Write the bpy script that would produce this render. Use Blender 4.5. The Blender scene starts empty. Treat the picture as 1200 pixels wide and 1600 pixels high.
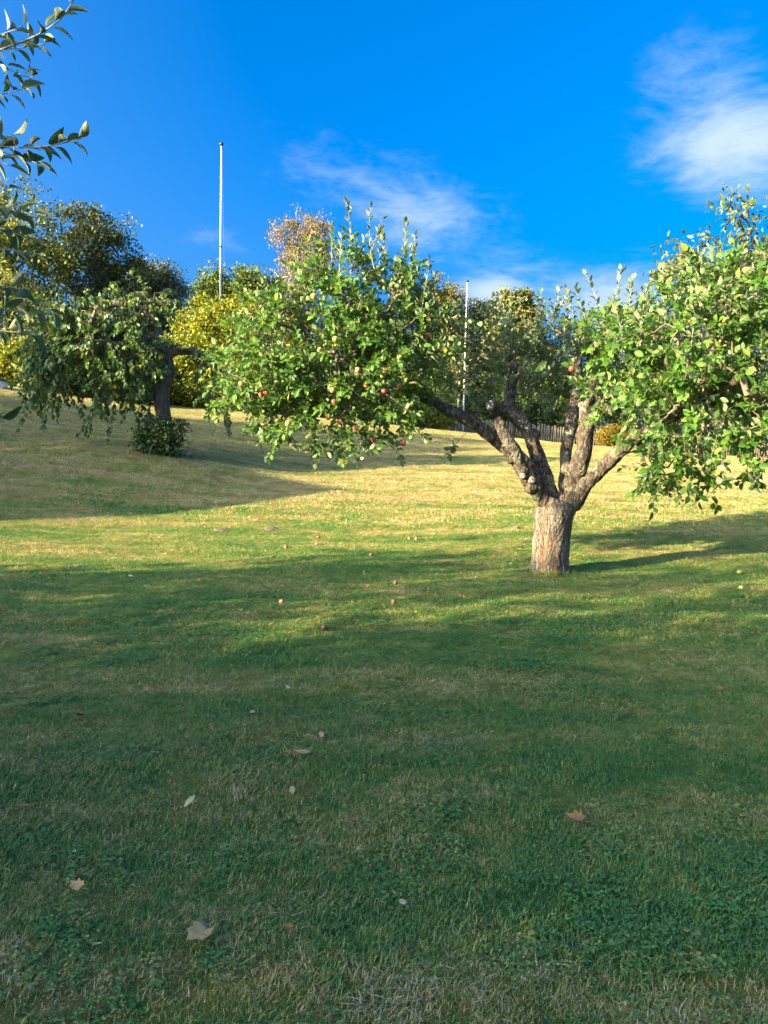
import bpy, math, random
import numpy as np
from mathutils import Vector, Matrix, noise as mnoise

rng = np.random.default_rng(7)
random.seed(7)
R = math.radians
scene = bpy.context.scene
col = scene.collection

# ------------------------------------------------------------------ camera
CAM_H = 1.55
cam_d = bpy.data.cameras.new('camera')
cam = bpy.data.objects.new('camera', cam_d)
col.objects.link(cam)
cam_d.sensor_fit = 'VERTICAL'
cam_d.sensor_height = 36.0
cam_d.lens = 27.0
cam_d.clip_start = 0.05
cam_d.clip_end = 3000
CAM_M = Matrix.Rotation(R(86.0), 4, 'X') @ Matrix.Rotation(R(1.25), 4, 'Z')
cam.matrix_world = Matrix.Translation((0, 0, CAM_H)) @ CAM_M
scene.camera = cam
CR = np.array(CAM_M.to_3x3())
CO = np.array((0, 0, CAM_H))

# ------------------------------------------------------------------ sun, sky, exposure
U = np.array((math.cos(R(30)), math.sin(R(30))))      # the way shadows fall on the lawn
EL = 15.5
sun_d = bpy.data.lights.new('sun', 'SUN')
sun_d.energy = 2.55
sun_d.angle = R(0.55)
sun_d.color = (1.0, 0.81, 0.48)
sun = bpy.data.objects.new('sun', sun_d)
col.objects.link(sun)
sun_dir = Vector((U[0] * math.cos(R(EL)), U[1] * math.cos(R(EL)), -math.sin(R(EL))))
sun.rotation_euler = sun_dir.to_track_quat('-Z', 'Y').to_euler()
sun.location = (-20, -12, 12)

scene.view_settings.view_transform = 'Standard'
scene.view_settings.look = 'None'
scene.view_settings.gamma = 1.0
scene.view_settings.use_curve_mapping = False
scene.view_settings.exposure = 3.22
scene.cycles.max_bounces = 6
scene.cycles.diffuse_bounces = 3
scene.cycles.glossy_bounces = 2
scene.cycles.transmission_bounces = 4
scene.cycles.transparent_max_bounces = 6
scene.cycles.use_denoising = True


class NT:
    """Small helper to write node trees."""
    def __init__(self, tree):
        self.t = tree
        self.t.nodes.clear()

    def n(self, kind, **kw):
        nd = self.t.nodes.new(kind)
        for k, v in kw.items():
            if k == 'ins':
                for key, val in v.items():
                    if isinstance(val, bpy.types.NodeSocket):
                        self.t.links.new(val, nd.inputs[key])
                    else:
                        nd.inputs[key].default_value = val
            else:
                setattr(nd, k, v)
        return nd

    def math(self, op, a, b=0.0, c=0.0, clamp=False):
        nd = self.n('ShaderNodeMath', operation=op, use_clamp=clamp)
        for i, v in enumerate((a, b, c)):
            if isinstance(v, bpy.types.NodeSocket):
                self.t.links.new(v, nd.inputs[i])
            else:
                nd.inputs[i].default_value = v
        return nd.outputs[0]

    def vmath(self, op, a, b=(0, 0, 0)):
        nd = self.n('ShaderNodeVectorMath', operation=op)
        for i, v in enumerate((a, b)):
            if isinstance(v, bpy.types.NodeSocket):
                self.t.links.new(v, nd.inputs[i])
            else:
                nd.inputs[i].default_value = v
        return nd.outputs['Value'] if op in ('DOT_PRODUCT', 'LENGTH', 'DISTANCE') else nd.outputs[0]

    def noise(self, vec, scale, detail=3.0, rough=0.55, dist=0.0):
        nd = self.n('ShaderNodeTexNoise', ins={'Scale': scale, 'Detail': detail, 'Roughness': rough, 'Distortion': dist})
        if vec is not None:
            self.t.links.new(vec, nd.inputs['Vector'])
        return nd.outputs['Fac']

    def ramp(self, fac, stops, interp='LINEAR'):
        nd = self.n('ShaderNodeValToRGB')
        cr = nd.color_ramp
        cr.interpolation = interp
        while len(cr.elements) > 1:
            cr.elements.remove(cr.elements[-1])
        for i, (p, c) in enumerate(stops):
            e = cr.elements[0] if i == 0 else cr.elements.new(p)
            e.position = p
            e.color = (*c, 1) if len(c) == 3 else c
        self.t.links.new(fac, nd.inputs[0])
        return nd.outputs[0]

    def mix(self, fac, a, b, mode='MIX'):
        nd = self.n('ShaderNodeMix', data_type='RGBA', blend_type=mode)
        for key, v in ((0, fac), (6, a), (7, b)):
            if isinstance(v, bpy.types.NodeSocket):
                self.t.links.new(v, nd.inputs[key])
            else:
                nd.inputs[key].default_value = v if key == 0 else (*v, 1)
        return nd.outputs[2]

    def smooth(self, v, lo, hi):
        nd = self.n('ShaderNodeMapRange', interpolation_type='SMOOTHSTEP')
        self.t.links.new(v, nd.inputs[0])
        nd.inputs[1].default_value = lo
        nd.inputs[2].default_value = hi
        return nd.outputs[0]

    def scale3(self, vec, s):
        return self.vmath('MULTIPLY', vec, s)

    def link(self, a, b):
        self.t.links.new(a, b)


def ray(px, py):
    """World direction through a pixel of the 1200 x 1600 photograph."""
    v = np.array(((px - 600) / 1200, -(py - 800) / 1200, -1.0))
    return CR @ v


def at(px, py, Y):
    """World point seen at a pixel, at the real distance Y ahead of the viewer."""
    d = ray(px, py)
    return CO + d * (Y / d[1])


def project(P):
    q = (np.asarray(P) - CO) @ CR
    return 600 - 1200 * q[..., 0] / q[..., 2], 800 + 1200 * q[..., 1] / q[..., 2], -q[..., 2]


world = bpy.data.worlds.new('World')
scene.world = world
world.use_nodes = True
w = NT(world.node_tree)
sky = w.n('ShaderNodeTexSky', sky_type='NISHITA')
sky.sun_disc = False
sky.sun_elevation = R(EL)
sky.sun_rotation = math.atan2(-U[0], -U[1]) % (2 * math.pi)
sky.altitude = 0
sky.air_density = 0.6
sky.dust_density = 8.0
sky.ozone_density = 2.5
hsv = w.n('ShaderNodeHueSaturation', ins={'Saturation': 1.57, 'Value': 1.0, 'Color': sky.outputs[0]})
skyc = w.mix(1.0, hsv.outputs[0], (0.80, 0.99, 1.04), 'MULTIPLY')
tc = w.n('ShaderNodeTexCoord')
dirv = w.vmath('NORMALIZE', tc.outputs['Generated'])
sep = w.n('ShaderNodeSeparateXYZ', ins={0: dirv})
zc = w.math('MAXIMUM', sep.outputs[2], 0.03)
cx = w.math('DIVIDE', sep.outputs[0], zc)
cy = w.math('DIVIDE', sep.outputs[1], zc)
cvec = w.n('ShaderNodeCombineXYZ', ins={0: cx, 1: cy, 2: 0.0}).outputs[0]
# thin cirrus: soft patches over the whole sky, broken by streaky noise
patch = None
for (px, py, size, stretch, amt) in ((1150, 225, 0.080, 1.7, 0.8), (1100, 140, 0.085, 1.3, 0.42), (650, 335, 0.075, 1.9, 0.55),
                                     (560, 290, 0.09, 1.8, 0.3), (775, 462, 0.042, 2.0, 0.85), (820, 422, 0.05, 3.4, 0.33), (960, 480, 0.07, 1.8, 0.75),
                                     (335, 370, 0.03, 2.4, 0.3), (1000, 460, 0.06, 2.0, 0.5),
                                     (1750, 240, 0.18, 1.8, 0.9), (-700, 150, 0.2, 2.0, 0.7), (-350, 480, 0.1, 2.0, 0.7)):
    d = ray(px, py)
    d = d / np.linalg.norm(d)
    side = np.cross(d, (0, 0, 1.0))
    side /= np.linalg.norm(side)
    up = np.cross(side, d)
    tilt = -0.18
    ax = side * math.cos(tilt) + up * math.sin(tilt)
    ay = -side * math.sin(tilt) + up * math.cos(tilt)
    a = w.math('DIVIDE', w.vmath('DOT_PRODUCT', dirv, tuple(ax)), size * stretch)
    b = w.math('DIVIDE', w.vmath('DOT_PRODUCT', dirv, tuple(ay)), size)
    r2 = w.math('ADD', w.math('MULTIPLY', a, a), w.math('MULTIPLY', b, b))
    g = w.math('MULTIPLY', w.math('POWER', 2.718, w.math('MULTIPLY', r2, -2.2)), amt)
    front = w.math('GREATER_THAN', w.vmath('DOT_PRODUCT', dirv, tuple(d)), 0.0)
    g = w.math('MULTIPLY', g, front)
    patch = g if patch is None else w.math('MAXIMUM', patch, g)
dv2 = w.n('ShaderNodeMapping', ins={'Vector': dirv, 'Rotation': (0, R(-8), 0), 'Scale': (3.2, 3.2, 8.5)}).outputs[0]
streak = w.noise(dv2, 3.4, 9.0, 0.66, 0.5)
fine = w.noise(dv2, 9.0, 6.0, 0.6, 0.6)
cl = w.math('ADD', w.math('MULTIPLY', streak, 0.72), w.math('MULTIPLY', fine, 0.28))
dens = w.smooth(w.math('ADD', w.math('MULTIPLY', patch, 0.74), w.math('SUBTRACT', cl, 0.58)), 0.0, 0.66)
dens = w.math('MULTIPLY', dens, w.smooth(patch, 0.01, 0.25))
dens = w.math('MULTIPLY', dens, 0.92)
skyfin = w.mix(dens, skyc, (1.32, 1.62, 2.0))
bg = w.n('ShaderNodeBackground', ins={'Strength': 0.062, 'Color': skyfin})
wo = w.n('ShaderNodeOutputWorld', ins={'Surface': bg.outputs[0]})
world.cycles.sampling_method = 'MANUAL'
world.cycles.sample_map_resolution = 512

# ------------------------------------------------------------------ terrain function
def vnoise(x, y, seed=0):
    x = np.asarray(x, float); y = np.asarray(y, float)
    xi = np.floor(x).astype(np.int64); yi = np.floor(y).astype(np.int64)
    fx = x - xi; fy = y - yi
    fx = fx * fx * (3 - 2 * fx); fy = fy * fy * (3 - 2 * fy)

    def h(a, b):
        n = (a * 374761393 + b * 668265263 + seed * 974634533) & 0xffffffff
        n = ((n ^ (n >> 13)) * 1274126177) & 0xffffffff
        return ((n ^ (n >> 16)) & 0xffff) / 32767.5 - 1
    return ((h(xi, yi) * (1 - fx) + h(xi + 1, yi) * fx) * (1 - fy) + (h(xi, yi + 1) * (1 - fx) + h(xi + 1, yi + 1) * fx) * fy)


ctrl = [(x, y, 0.0) for x in (-9, -3, 3, 9) for y in (-6, 1, 5)]
ctrl += [(x, -20, -0.2) for x in (-25, 0, 25)] + [(-17, 2, 0.3), (-22, 8, 0.6), (22, 5, 0.0)]
for px, py, Y in ((858, 893, 10.2), (300, 885, 10.2), (20, 872, 10.6), (600, 880, 10.7), (1160, 890, 10.5),
                  (552, 767, 18.0), (20, 803, 14.0), (330, 788, 16.2), (250, 706, 20.5), (80, 690, 21.0), (880, 780, 17.5), (1180, 775, 18.5),
                  (435, 732, 22.0), (700, 728, 23.5), (950, 725, 27), (1160, 730, 28),
                  (10, 604, 29.5), (150, 630, 33), (330, 644, 37), (600, 664, 40), (850, 690, 43), (1050, 706, 45), (1280, 722, 46)):
    ctrl.append(tuple(at(px, py, Y)))
zc_ = [c[2] for c in ctrl]
for px, zz in ((-300, 4.4), (100, 4.3), (500, 3.6), (900, 2.9), (1300, 2.6)):
    p = at(px, 660, 75)
    ctrl.append((p[0], p[1], zz))
ctrl += [(-30, 24, 4.2), (-45, 40, 5.2), (35, 45, 2.3), (60, 20, 0.5), (-60, 0, 1.5)]
ctrl = np.array(ctrl)


def _tps_k(r2):
    return 0.5 * r2 * np.log(r2 + 1e-9)


_n = len(ctrl)
_K = _tps_k(((ctrl[:, None, :2] - ctrl[None, :, :2]) ** 2).sum(-1)) + np.eye(_n) * 0.15
_P = np.c_[np.ones(_n), ctrl[:, :2]]
_A = np.block([[_K, _P], [_P.T, np.zeros((3, 3))]])
_W = np.linalg.solve(_A, np.r_[ctrl[:, 2], np.zeros(3)])


def height(x, y):
    x = np.asarray(x, float); y = np.asarray(y, float)
    sh = x.shape
    q = np.c_[x.ravel(), y.ravel()]
    k = _tps_k(((q[:, None, :] - ctrl[None, :, :2]) ** 2).sum(-1))
    z = k @ _W[:_n] + _W[_n] + q @ _W[_n + 1:]
    z = np.clip(z, -1.5, 6.0)
    far = np.clip((np.hypot(q[:, 0], q[:, 1] - 20) - 60) / 60, 0, 1)
    far = far * far * (3 - 2 * far)
    z = z * (1 - far) + 2.4 * far
    near = 1 - far
    bump = 0.045 * vnoise(q[:, 0] / 2.7, q[:, 1] / 2.7, 3) + 0.020 * vnoise(q[:, 0] / 0.9, q[:, 1] / 0.75, 5) + 0.010 * vnoise(q[:, 0] / 0.38, q[:, 1] / 0.36, 9)
    return (z + bump * near).reshape(sh)


def hz(x, y):
    return float(height(np.array([x]), np.array([y]))[0])


def ground_at(px, py, far=70.0):
    """Where the line of sight through a pixel meets the lawn."""
    d = ray(px, py)
    ts = np.concatenate([np.arange(1.2, 14, 0.02), np.arange(14, far, 0.08)])
    P = CO + d[None] * (ts / d[1])[:, None]
    below = P[:, 2] < height(P[:, 0], P[:, 1])
    i = int(np.argmax(below)) if below.any() else len(ts) - 1
    p = P[i]
    return np.array((p[0], p[1], hz(p[0], p[1])))


# ------------------------------------------------------------------ object helpers
def tag(o, label=None, cat=None, group=None, kind=None):
    if label: o['label'] = label
    if cat: o['category'] = cat
    if group: o['group'] = group
    if kind: o['kind'] = kind
    return o


def empty(name, loc, rz=0.0):
    o = bpy.data.objects.new(name, None)
    o.location = loc
    o.rotation_euler = (0, 0, rz)
    o.empty_display_size = 0.2
    col.objects.link(o)
    return o


def link_mesh(name, me, mat=None, parent=None, loc=None):
    o = bpy.data.objects.new(name, me)
    if mat is not None and not me.materials:
        me.materials.append(mat)
    col.objects.link(o)
    if parent is not None:
        o.parent = parent
        o.matrix_parent_inverse = Matrix.Translation(-Vector(parent.location)) if parent.rotation_euler.z == 0 else (Matrix.Translation(parent.location) @ Matrix.Rotation(parent.rotation_euler.z, 4, 'Z')).inverted()
    if loc is not None:
        o.location = loc
    return o


def mesh_np(name, V, faces, k=None, smooth=True, attrs=None):
    """faces: an (n,k) array, or a list of such arrays."""
    me = bpy.data.meshes.new(name)
    V = np.asarray(V, np.float32)
    fl = [np.asarray(f, np.int32) for f in (faces if isinstance(faces, list) else [faces]) if len(f)]
    me.vertices.add(len(V))
    me.vertices.foreach_set('co', V.ravel())
    idx = np.concatenate([f.ravel() for f in fl])
    tot = np.concatenate([np.full(len(f), f.shape[1], np.int32) for f in fl])
    start = np.concatenate([[0], np.cumsum(tot)[:-1]]).astype(np.int32)
    me.loops.add(len(idx))
    me.loops.foreach_set('vertex_index', idx)
    me.polygons.add(len(tot))
    me.polygons.foreach_set('loop_start', start)
    me.polygons.foreach_set('loop_total', tot)
    if smooth:
        me.polygons.foreach_set('use_smooth', np.ones(len(tot), bool))
    me.update(calc_edges=True)
    for nm, arr in (attrs or {}).items():
        a = me.attributes.new(nm, 'FLOAT', 'POINT')
        a.data.foreach_set('value', np.asarray(arr, np.float32))
    return me


class MB:
    """Collects boxes, tubes and cones into one mesh."""
    def __init__(self):
        self.V = []; self.Q = []; self.T = []; self.n = 0

    def add(self, V, Q=None, T=None):
        self.V.append(np.asarray(V, float))
        if Q is not None and len(Q): self.Q.append(np.asarray(Q) + self.n)
        if T is not None and len(T): self.T.append(np.asarray(T) + self.n)
        self.n += len(V)

    def box(self, c, s, rz=0.0, taper=1.0):
        x, y, z = np.array(s) / 2
        V = np.array([(sx * x * (taper if sz > 0 else 1), sy * y * (taper if sz > 0 else 1), sz * z) for sz in (-1, 1) for sx, sy in ((-1, -1), (1, -1), (1, 1), (-1, 1))])
        ca, sa = math.cos(rz), math.sin(rz)
        V = np.c_[V[:, 0] * ca - V[:, 1] * sa, V[:, 0] * sa + V[:, 1] * ca, V[:, 2]] + np.array(c)
        self.add(V, [(0, 3, 2, 1), (4, 5, 6, 7), (0, 1, 5, 4), (1, 2, 6, 5), (2, 3, 7, 6), (3, 0, 4, 7)])
        return self

    def tube(self, pts, rad, sides=6, cap=True):
        P = np.asarray(pts, float); r = np.asarray(rad, float)
        T = np.gradient(P, axis=0)
        T /= np.linalg.norm(T, axis=1, keepdims=True) + 1e-9
        ref = np.array((0.31, 0.17, 0.93)) if abs(T[0, 2]) < 0.8 else np.array((0.95, 0.2, 0.1))
        A = np.cross(T, ref); A /= np.linalg.norm(A, axis=1, keepdims=True) + 1e-9
        B = np.cross(T, A)
        th = np.linspace(0, 2 * math.pi, sides, endpoint=False)
        V = P[:, None] + r[:, None, None] * (A[:, None] * np.cos(th)[None, :, None] + B[:, None] * np.sin(th)[None, :, None])
        m = len(P)
        i = np.arange(m - 1)[:, None] * sides; j = np.arange(sides)[None]; j2 = (j + 1) % sides
        Q = np.stack([i + j, i + j2, i + sides + j2, i + sides + j], -1).reshape(-1, 4)
        V = V.reshape(-1, 3)
        Tn = None
        if cap:
            V = np.vstack([V, P[:1], P[-1:]])
            a, b = m * sides, m * sides + 1
            jj = np.arange(sides); j3 = (jj + 1) % sides
            Tn = np.vstack([np.c_[np.full(sides, a), j3, jj], np.c_[np.full(sides, b), (m - 1) * sides + jj, (m - 1) * sides + j3]])
        self.add(V, Q, Tn)
        return self

    def mesh(self, name, smooth=False):
        return mesh_np(name, np.vstack(self.V), [np.vstack(x) for x in (self.Q, self.T) if x], smooth=smooth)

    def build(self, name, mat, parent=None, smooth=False):
        return link_mesh(name, self.mesh(name, smooth), mat, parent)


def unit(v):
    return v / (np.linalg.norm(v, axis=-1, keepdims=True) + 1e-9)


# ------------------------------------------------------------------ materials
def material(name):
    m = bpy.data.materials.new(name)
    m.use_nodes = True
    return m, NT(m.node_tree)


def finish(nt, shader):
    nt.n('ShaderNodeOutputMaterial', ins={'Surface': shader})


def plain(name, c, rough=0.6, metal=0.0, bump=0.0, scale=30, var=0.15):
    m, t = material(name)
    tcn = t.n('ShaderNodeTexCoord').outputs['Object']
    f = t.noise(tcn, scale, 4)
    base = t.mix(f, tuple(x * (1 - var) for x in c), tuple(min(1, x * (1 + var)) for x in c))
    p = t.n('ShaderNodeBsdfPrincipled', ins={'Base Color': base, 'Roughness': rough, 'Metallic': metal})
    if bump:
        b = t.n('ShaderNodeBump', ins={'Strength': bump, 'Distance': 0.01, 'Height': f})
        t.link(b.outputs[0], p.inputs['Normal'])
    finish(t, p.outputs[0])
    return m


def leaf_mat(name, stops, under=None, trans=0.35, rough=0.5, spec=0.35):
    """stops: colour ramp over the leaf's own random value."""
    m, t = material(name)
    at_ = t.n('ShaderNodeAttribute', attribute_name='rnd')
    base = t.ramp(at_.outputs['Fac'], stops)
    geo = t.n('ShaderNodeNewGeometry')
    if under:
        base2 = t.mix(geo.outputs['Backfacing'], base, t.mix(0.6, base, under))
    else:
        base2 = base
    p = t.n('ShaderNodeBsdfPrincipled', ins={'Base Color': base2, 'Roughness': rough, 'Specular IOR Level': spec})
    tr = t.n('ShaderNodeBsdfTranslucent', ins={'Color': t.mix(1.0, base, (1.25, 1.2, 0.55), 'MULTIPLY')})
    mx = t.n('ShaderNodeMixShader', ins={0: trans, 1: p.outputs[0], 2: tr.outputs[0]})
    finish(t, mx.outputs[0])
    return m


def bark_mat(name, dark, mid, light, scale=1.0, moss=None, stripe=6.0, bump=0.9, streak=None):
    m, t = material(name)
    o = t.n('ShaderNodeTexCoord').outputs['Object']
    v = t.scale3(o, (1.0, 1.0, 1.0 / stripe))
    n1 = t.noise(v, 26 * scale, 6, 0.65, 0.4)
    n2 = t.noise(o, 5 * scale, 4, 0.6)
    vor = t.n('ShaderNodeTexVoronoi', feature='DISTANCE_TO_EDGE', ins={'Scale': 34 * scale, 'Randomness': 1.0})
    t.link(t.vmath('ADD', t.scale3(o, (1, 1, 0.33)), t.scale3(t.n('ShaderNodeTexNoise', ins={'Vector': o, 'Scale': 20 * scale}).outputs['Color'], (0.04, 0.04, 0.04))), vor.inputs['Vector'])
    crack = t.smooth(vor.outputs[0], 0.0, 0.12)
    base = t.ramp(n1, [(0.3, dark), (0.5, mid), (0.72, light)])
    base = t.mix(t.math('MULTIPLY', t.math('SUBTRACT', 1.0, crack), 0.55), base, tuple(x * 0.5 for x in dark))
    if streak:
        base = t.mix(t.math('MULTIPLY', t.smooth(t.noise(t.scale3(o, (1, 1, 0.12)), 9 * scale, 3, 0.6), 0.53, 0.68), 0.75), base, streak)
    if moss:
        base = t.mix(t.math('MULTIPLY', t.smooth(n2, 0.5, 0.66), t.smooth(t.noise(o, 40 * scale, 3), 0.38, 0.6)), base, moss)
    h = t.math('ADD', t.math('MULTIPLY', n1, 0.8), t.math('MULTIPLY', crack, 0.5))
    p = t.n('ShaderNodeBsdfPrincipled', ins={'Base Color': base, 'Roughness': 0.85, 'Specular IOR Level': 0.2})
    b = t.n('ShaderNodeBump', ins={'Strength': bump, 'Distance': 0.02, 'Height': h})
    t.link(b.outputs[0], p.inputs['Normal'])
    finish(t, p.outputs[0])
    return m


def lawn_factors(t):
    """World-space patchiness of the lawn, shared by the turf and the blades on it."""
    pos = t.n('ShaderNodeNewGeometry').outputs['Position']
    s = t.n('ShaderNodeSeparateXYZ', ins={0: pos})
    xy = t.n('ShaderNodeCombineXYZ', ins={0: s.outputs[0], 1: s.outputs[1], 2: 0.0}).outputs[0]
    n1 = t.noise(xy, 0.55, 4, 0.6, 0.5)
    n2 = t.noise(xy, 2.3, 5, 0.65, 0.3)
    n3 = t.noise(t.n('ShaderNodeMapping', ins={'Vector': xy, 'Rotation': (0, 0, R(-27)), 'Scale': (0.22, 1.7, 1)}).outputs[0], 0.95, 4, 0.55, 0.35)       # mowing swaths run across
    n4 = t.noise(xy, 7.0, 4, 0.7)
    n5 = t.noise(t.scale3(xy, (1.0, 1.0, 1)), 19.0, 3, 0.6)
    hill = t.n('ShaderNodeMapRange', interpolation_type='SMOOTHSTEP', ins={0: s.outputs[2], 1: 0.0, 2: 0.9, 3: -0.04, 4: 0.43}).outputs[0]
    f = t.math('ADD', t.math('MULTIPLY', n1, 0.38), t.math('MULTIPLY', n2, 0.52))
    f = t.math('ADD', f, t.math('MULTIPLY', n3, 0.66))
    f = t.math('ADD', f, t.math('MULTIPLY', t.math('SUBTRACT', n4, 0.5), 0.46))
    f = t.math('ADD', f, t.math('MULTIPLY', t.math('SUBTRACT', n5, 0.5), 0.40))
    dry = t.math('ADD', t.math('MULTIPLY', t.math('SUBTRACT', f, 0.765), 2.8), t.math('ADD', hill, 0.32))
    return dry, pos, xy, n2


def turf_mat():
    m, t = material('turf')
    dry, pos, xy, n2 = lawn_factors(t)
    fine = t.noise(xy, 60, 5, 0.7)
    f = t.math('ADD', dry, t.math('MULTIPLY', t.math('SUBTRACT', fine, 0.5), 0.9), clamp=True)
    base = t.ramp(f, [(0.0, (0.055, 0.120, 0.028)), (0.35, (0.115, 0.170, 0.038)), (0.62, (0.215, 0.175, 0.050)), (1.0, (0.300, 0.210, 0.088))])
    p = t.n('ShaderNodeBsdfPrincipled', ins={'Base Color': base, 'Roughness': 0.95, 'Specular IOR Level': 0.1})
    h = t.math('ADD', t.noise(xy, 45, 6, 0.75), t.math('MULTIPLY', n2, 1.5))
    b = t.n('ShaderNodeBump', ins={'Strength': 0.9, 'Distance': 0.035, 'Height': h})
    t.link(b.outputs[0], p.inputs['Normal'])
    finish(t, p.outputs[0])
    return m


def blade_mat(name, shift=0.0):
    m, t = material(name)
    dry, pos, xy, n2 = lawn_factors(t)
    rnd = t.n('ShaderNodeAttribute', attribute_name='rnd').outputs['Fac']
    f = t.math('ADD', t.math('ADD', dry, shift), t.math('MULTIPLY', t.math('SUBTRACT', rnd, 0.5), 1.0), clamp=True)
    base = t.ramp(f, [(0.0, (0.090, 0.225, 0.052)), (0.38, (0.205, 0.315, 0.070)), (0.6, (0.345, 0.315, 0.070)), (0.8, (0.43, 0.335, 0.100)), (1.0, (0.58, 0.48, 0.28))])
    p = t.n('ShaderNodeBsdfPrincipled', ins={'Base Color': base, 'Roughness': 0.42, 'Specular IOR Level': 0.5})
    tr = t.n('ShaderNodeBsdfTranslucent', ins={'Color': t.mix(1.0, base, (1.2, 1.15, 0.6), 'MULTIPLY')})
    mx = t.n('ShaderNodeMixShader', ins={0: 0.3, 1: p.outputs[0], 2: tr.outputs[0]})
    finish(t, mx.outputs[0])
    return m


M = {}
M['turf'] = turf_mat()
M['blade'] = blade_mat('grass_blade')
M['clover'] = blade_mat('clover_leaf', -0.22)
M['straw'] = plain('straw', (0.42, 0.36, 0.24), 0.7)
M['apple_bark'] = bark_mat('old_apple_bark', (0.040, 0.030, 0.024), (0.185, 0.150, 0.120), (0.40, 0.345, 0.285), 0.8, (0.12, 0.11, 0.075), 9.0, 1.0, (0.20, 0.10, 0.05))
M['limb_bark'] = bark_mat('lichened_limb_bark', (0.020, 0.017, 0.014), (0.082, 0.066, 0.052), (0.27, 0.23, 0.185), 1.3, (0.27, 0.255, 0.20), 2.2, 1.0, (0.20, 0.135, 0.085))
M['grey_bark'] = bark_mat('grey_bark', (0.05, 0.042, 0.036), (0.13, 0.11, 0.09), (0.22, 0.19, 0.16), 1.0, (0.12, 0.12, 0.08), 5.0)
M['twig'] = plain('twig_bark', (0.17, 0.13, 0.10), 0.8)
M['pale_twig'] = plain('young_shoot_bark', (0.27, 0.24, 0.20), 0.7)
M['birch_bark'] = bark_mat('birch_bark', (0.12, 0.10, 0.09), (0.55, 0.52, 0.47), (0.68, 0.65, 0.60), 0.6, None, 0.4, 0.3)
M['pine_bark'] = bark_mat('pine_bark', (0.10, 0.055, 0.03), (0.27, 0.14, 0.07), (0.36, 0.20, 0.11), 0.5, None, 3.0)
M['cut_wood'] = plain('weathered_cut_wood', (0.22, 0.20, 0.18), 0.9, 0, 0.6, 60, 0.6)
M['apple_leaf'] = leaf_mat('apple_leaf', [(0.0, (0.040, 0.105, 0.016)), (0.5, (0.080, 0.180, 0.024)), (0.78, (0.13, 0.24, 0.034)), (0.93, (0.24, 0.29, 0.05)), (1.0, (0.36, 0.31, 0.06))], (0.30, 0.37, 0.22), 0.36, 0.52, 0.3)
M['apple_leaf_dusty'] = leaf_mat('old_apple_leaf', [(0.0, (0.060, 0.105, 0.034)), (0.5, (0.105, 0.165, 0.055)), (0.9, (0.17, 0.21, 0.075)), (1.0, (0.27, 0.27, 0.08))], (0.33, 0.37, 0.26), 0.30, 0.48, 0.4)
M['branch_leaf'] = leaf_mat('felted_apple_leaf', [(0.0, (0.045, 0.085, 0.030)), (0.6, (0.085, 0.135, 0.050)), (1.0, (0.16, 0.19, 0.08))], (0.36, 0.40, 0.30), 0.2, 0.55, 0.3)
M['plum_leaf'] = leaf_mat('second_tree_leaf', [(0.0, (0.032, 0.078, 0.016)), (0.6, (0.075, 0.145, 0.030)), (1.0, (0.18, 0.22, 0.05))], (0.16, 0.22, 0.11), 0.3, 0.45, 0.4)
M['cherry_leaf'] = leaf_mat('cherry_leaf', [(0.0, (0.052, 0.092, 0.020)), (0.55, (0.100, 0.150, 0.034)), (0.88, (0.19, 0.19, 0.045)), (1.0, (0.30, 0.17, 0.05))], (0.17, 0.21, 0.09), 0.3, 0.45, 0.4)
M['oak_leaf'] = leaf_mat('oak_leaf', [(0.0, (0.050, 0.075, 0.022)), (0.6, (0.110, 0.135, 0.042)), (1.0, (0.20, 0.19, 0.06))], None, 0.22)
M['olive_leaf'] = leaf_mat('olive_leaf', [(0.0, (0.075, 0.105, 0.022)), (0.55, (0.155, 0.190, 0.036)), (1.0, (0.26, 0.25, 0.045))], None, 0.28)
M['willow_leaf'] = leaf_mat('willow_leaf', [(0.0, (0.075, 0.100, 0.045)), (0.6, (0.140, 0.160, 0.075)), (1.0, (0.23, 0.22, 0.10))], None, 0.25)
M['green_leaf'] = leaf_mat('green_leaf', [(0.0, (0.045, 0.088, 0.018)), (0.6, (0.110, 0.160, 0.030)), (1.0, (0.22, 0.23, 0.05))], None, 0.28)
M['yellow_leaf'] = leaf_mat('yellow_green_leaf', [(0.0, (0.10, 0.15, 0.018)), (0.55, (0.215, 0.245, 0.024)), (1.0, (0.36, 0.31, 0.028))], None, 0.3)
M['birch_leaf'] = leaf_mat('autumn_birch_leaf', [(0.0, (0.110, 0.090, 0.026)), (0.6, (0.205, 0.150, 0.042)), (1.0, (0.30, 0.20, 0.05))], None, 0.28)
M['birch_olive'] = leaf_mat('late_birch_leaf', [(0.0, (0.10, 0.10, 0.03)), (0.6, (0.19, 0.165, 0.045)), (1.0, (0.30, 0.22, 0.06))], None, 0.28)
M['pine_needle'] = leaf_mat('pine_needle', [(0.0, (0.065, 0.085, 0.028)), (0.6, (0.130, 0.145, 0.045)), (1.0, (0.23, 0.19, 0.06))], None, 0.12)
M['dark_leaf'] = leaf_mat('dark_shrub_leaf', [(0.0, (0.030, 0.058, 0.016)), (0.7, (0.070, 0.110, 0.028)), (1.0, (0.15, 0.17, 0.04))], None, 0.22)
M['orange_leaf'] = leaf_mat('orange_shrub_leaf', [(0.0, (0.13, 0.12, 0.02)), (0.6, (0.22, 0.165, 0.02)), (1.0, (0.30, 0.20, 0.025))], None, 0.3)
M['pole_paint'] = plain('white_pole_paint', (0.58, 0.58, 0.56), 0.35, 0, 0, 4, 0.06)
M['pole_dark'] = plain('dark_pole_fitting', (0.03, 0.03, 0.035), 0.4)
M['rope'] = plain('halyard_rope', (0.12, 0.12, 0.13), 0.8)
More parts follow.
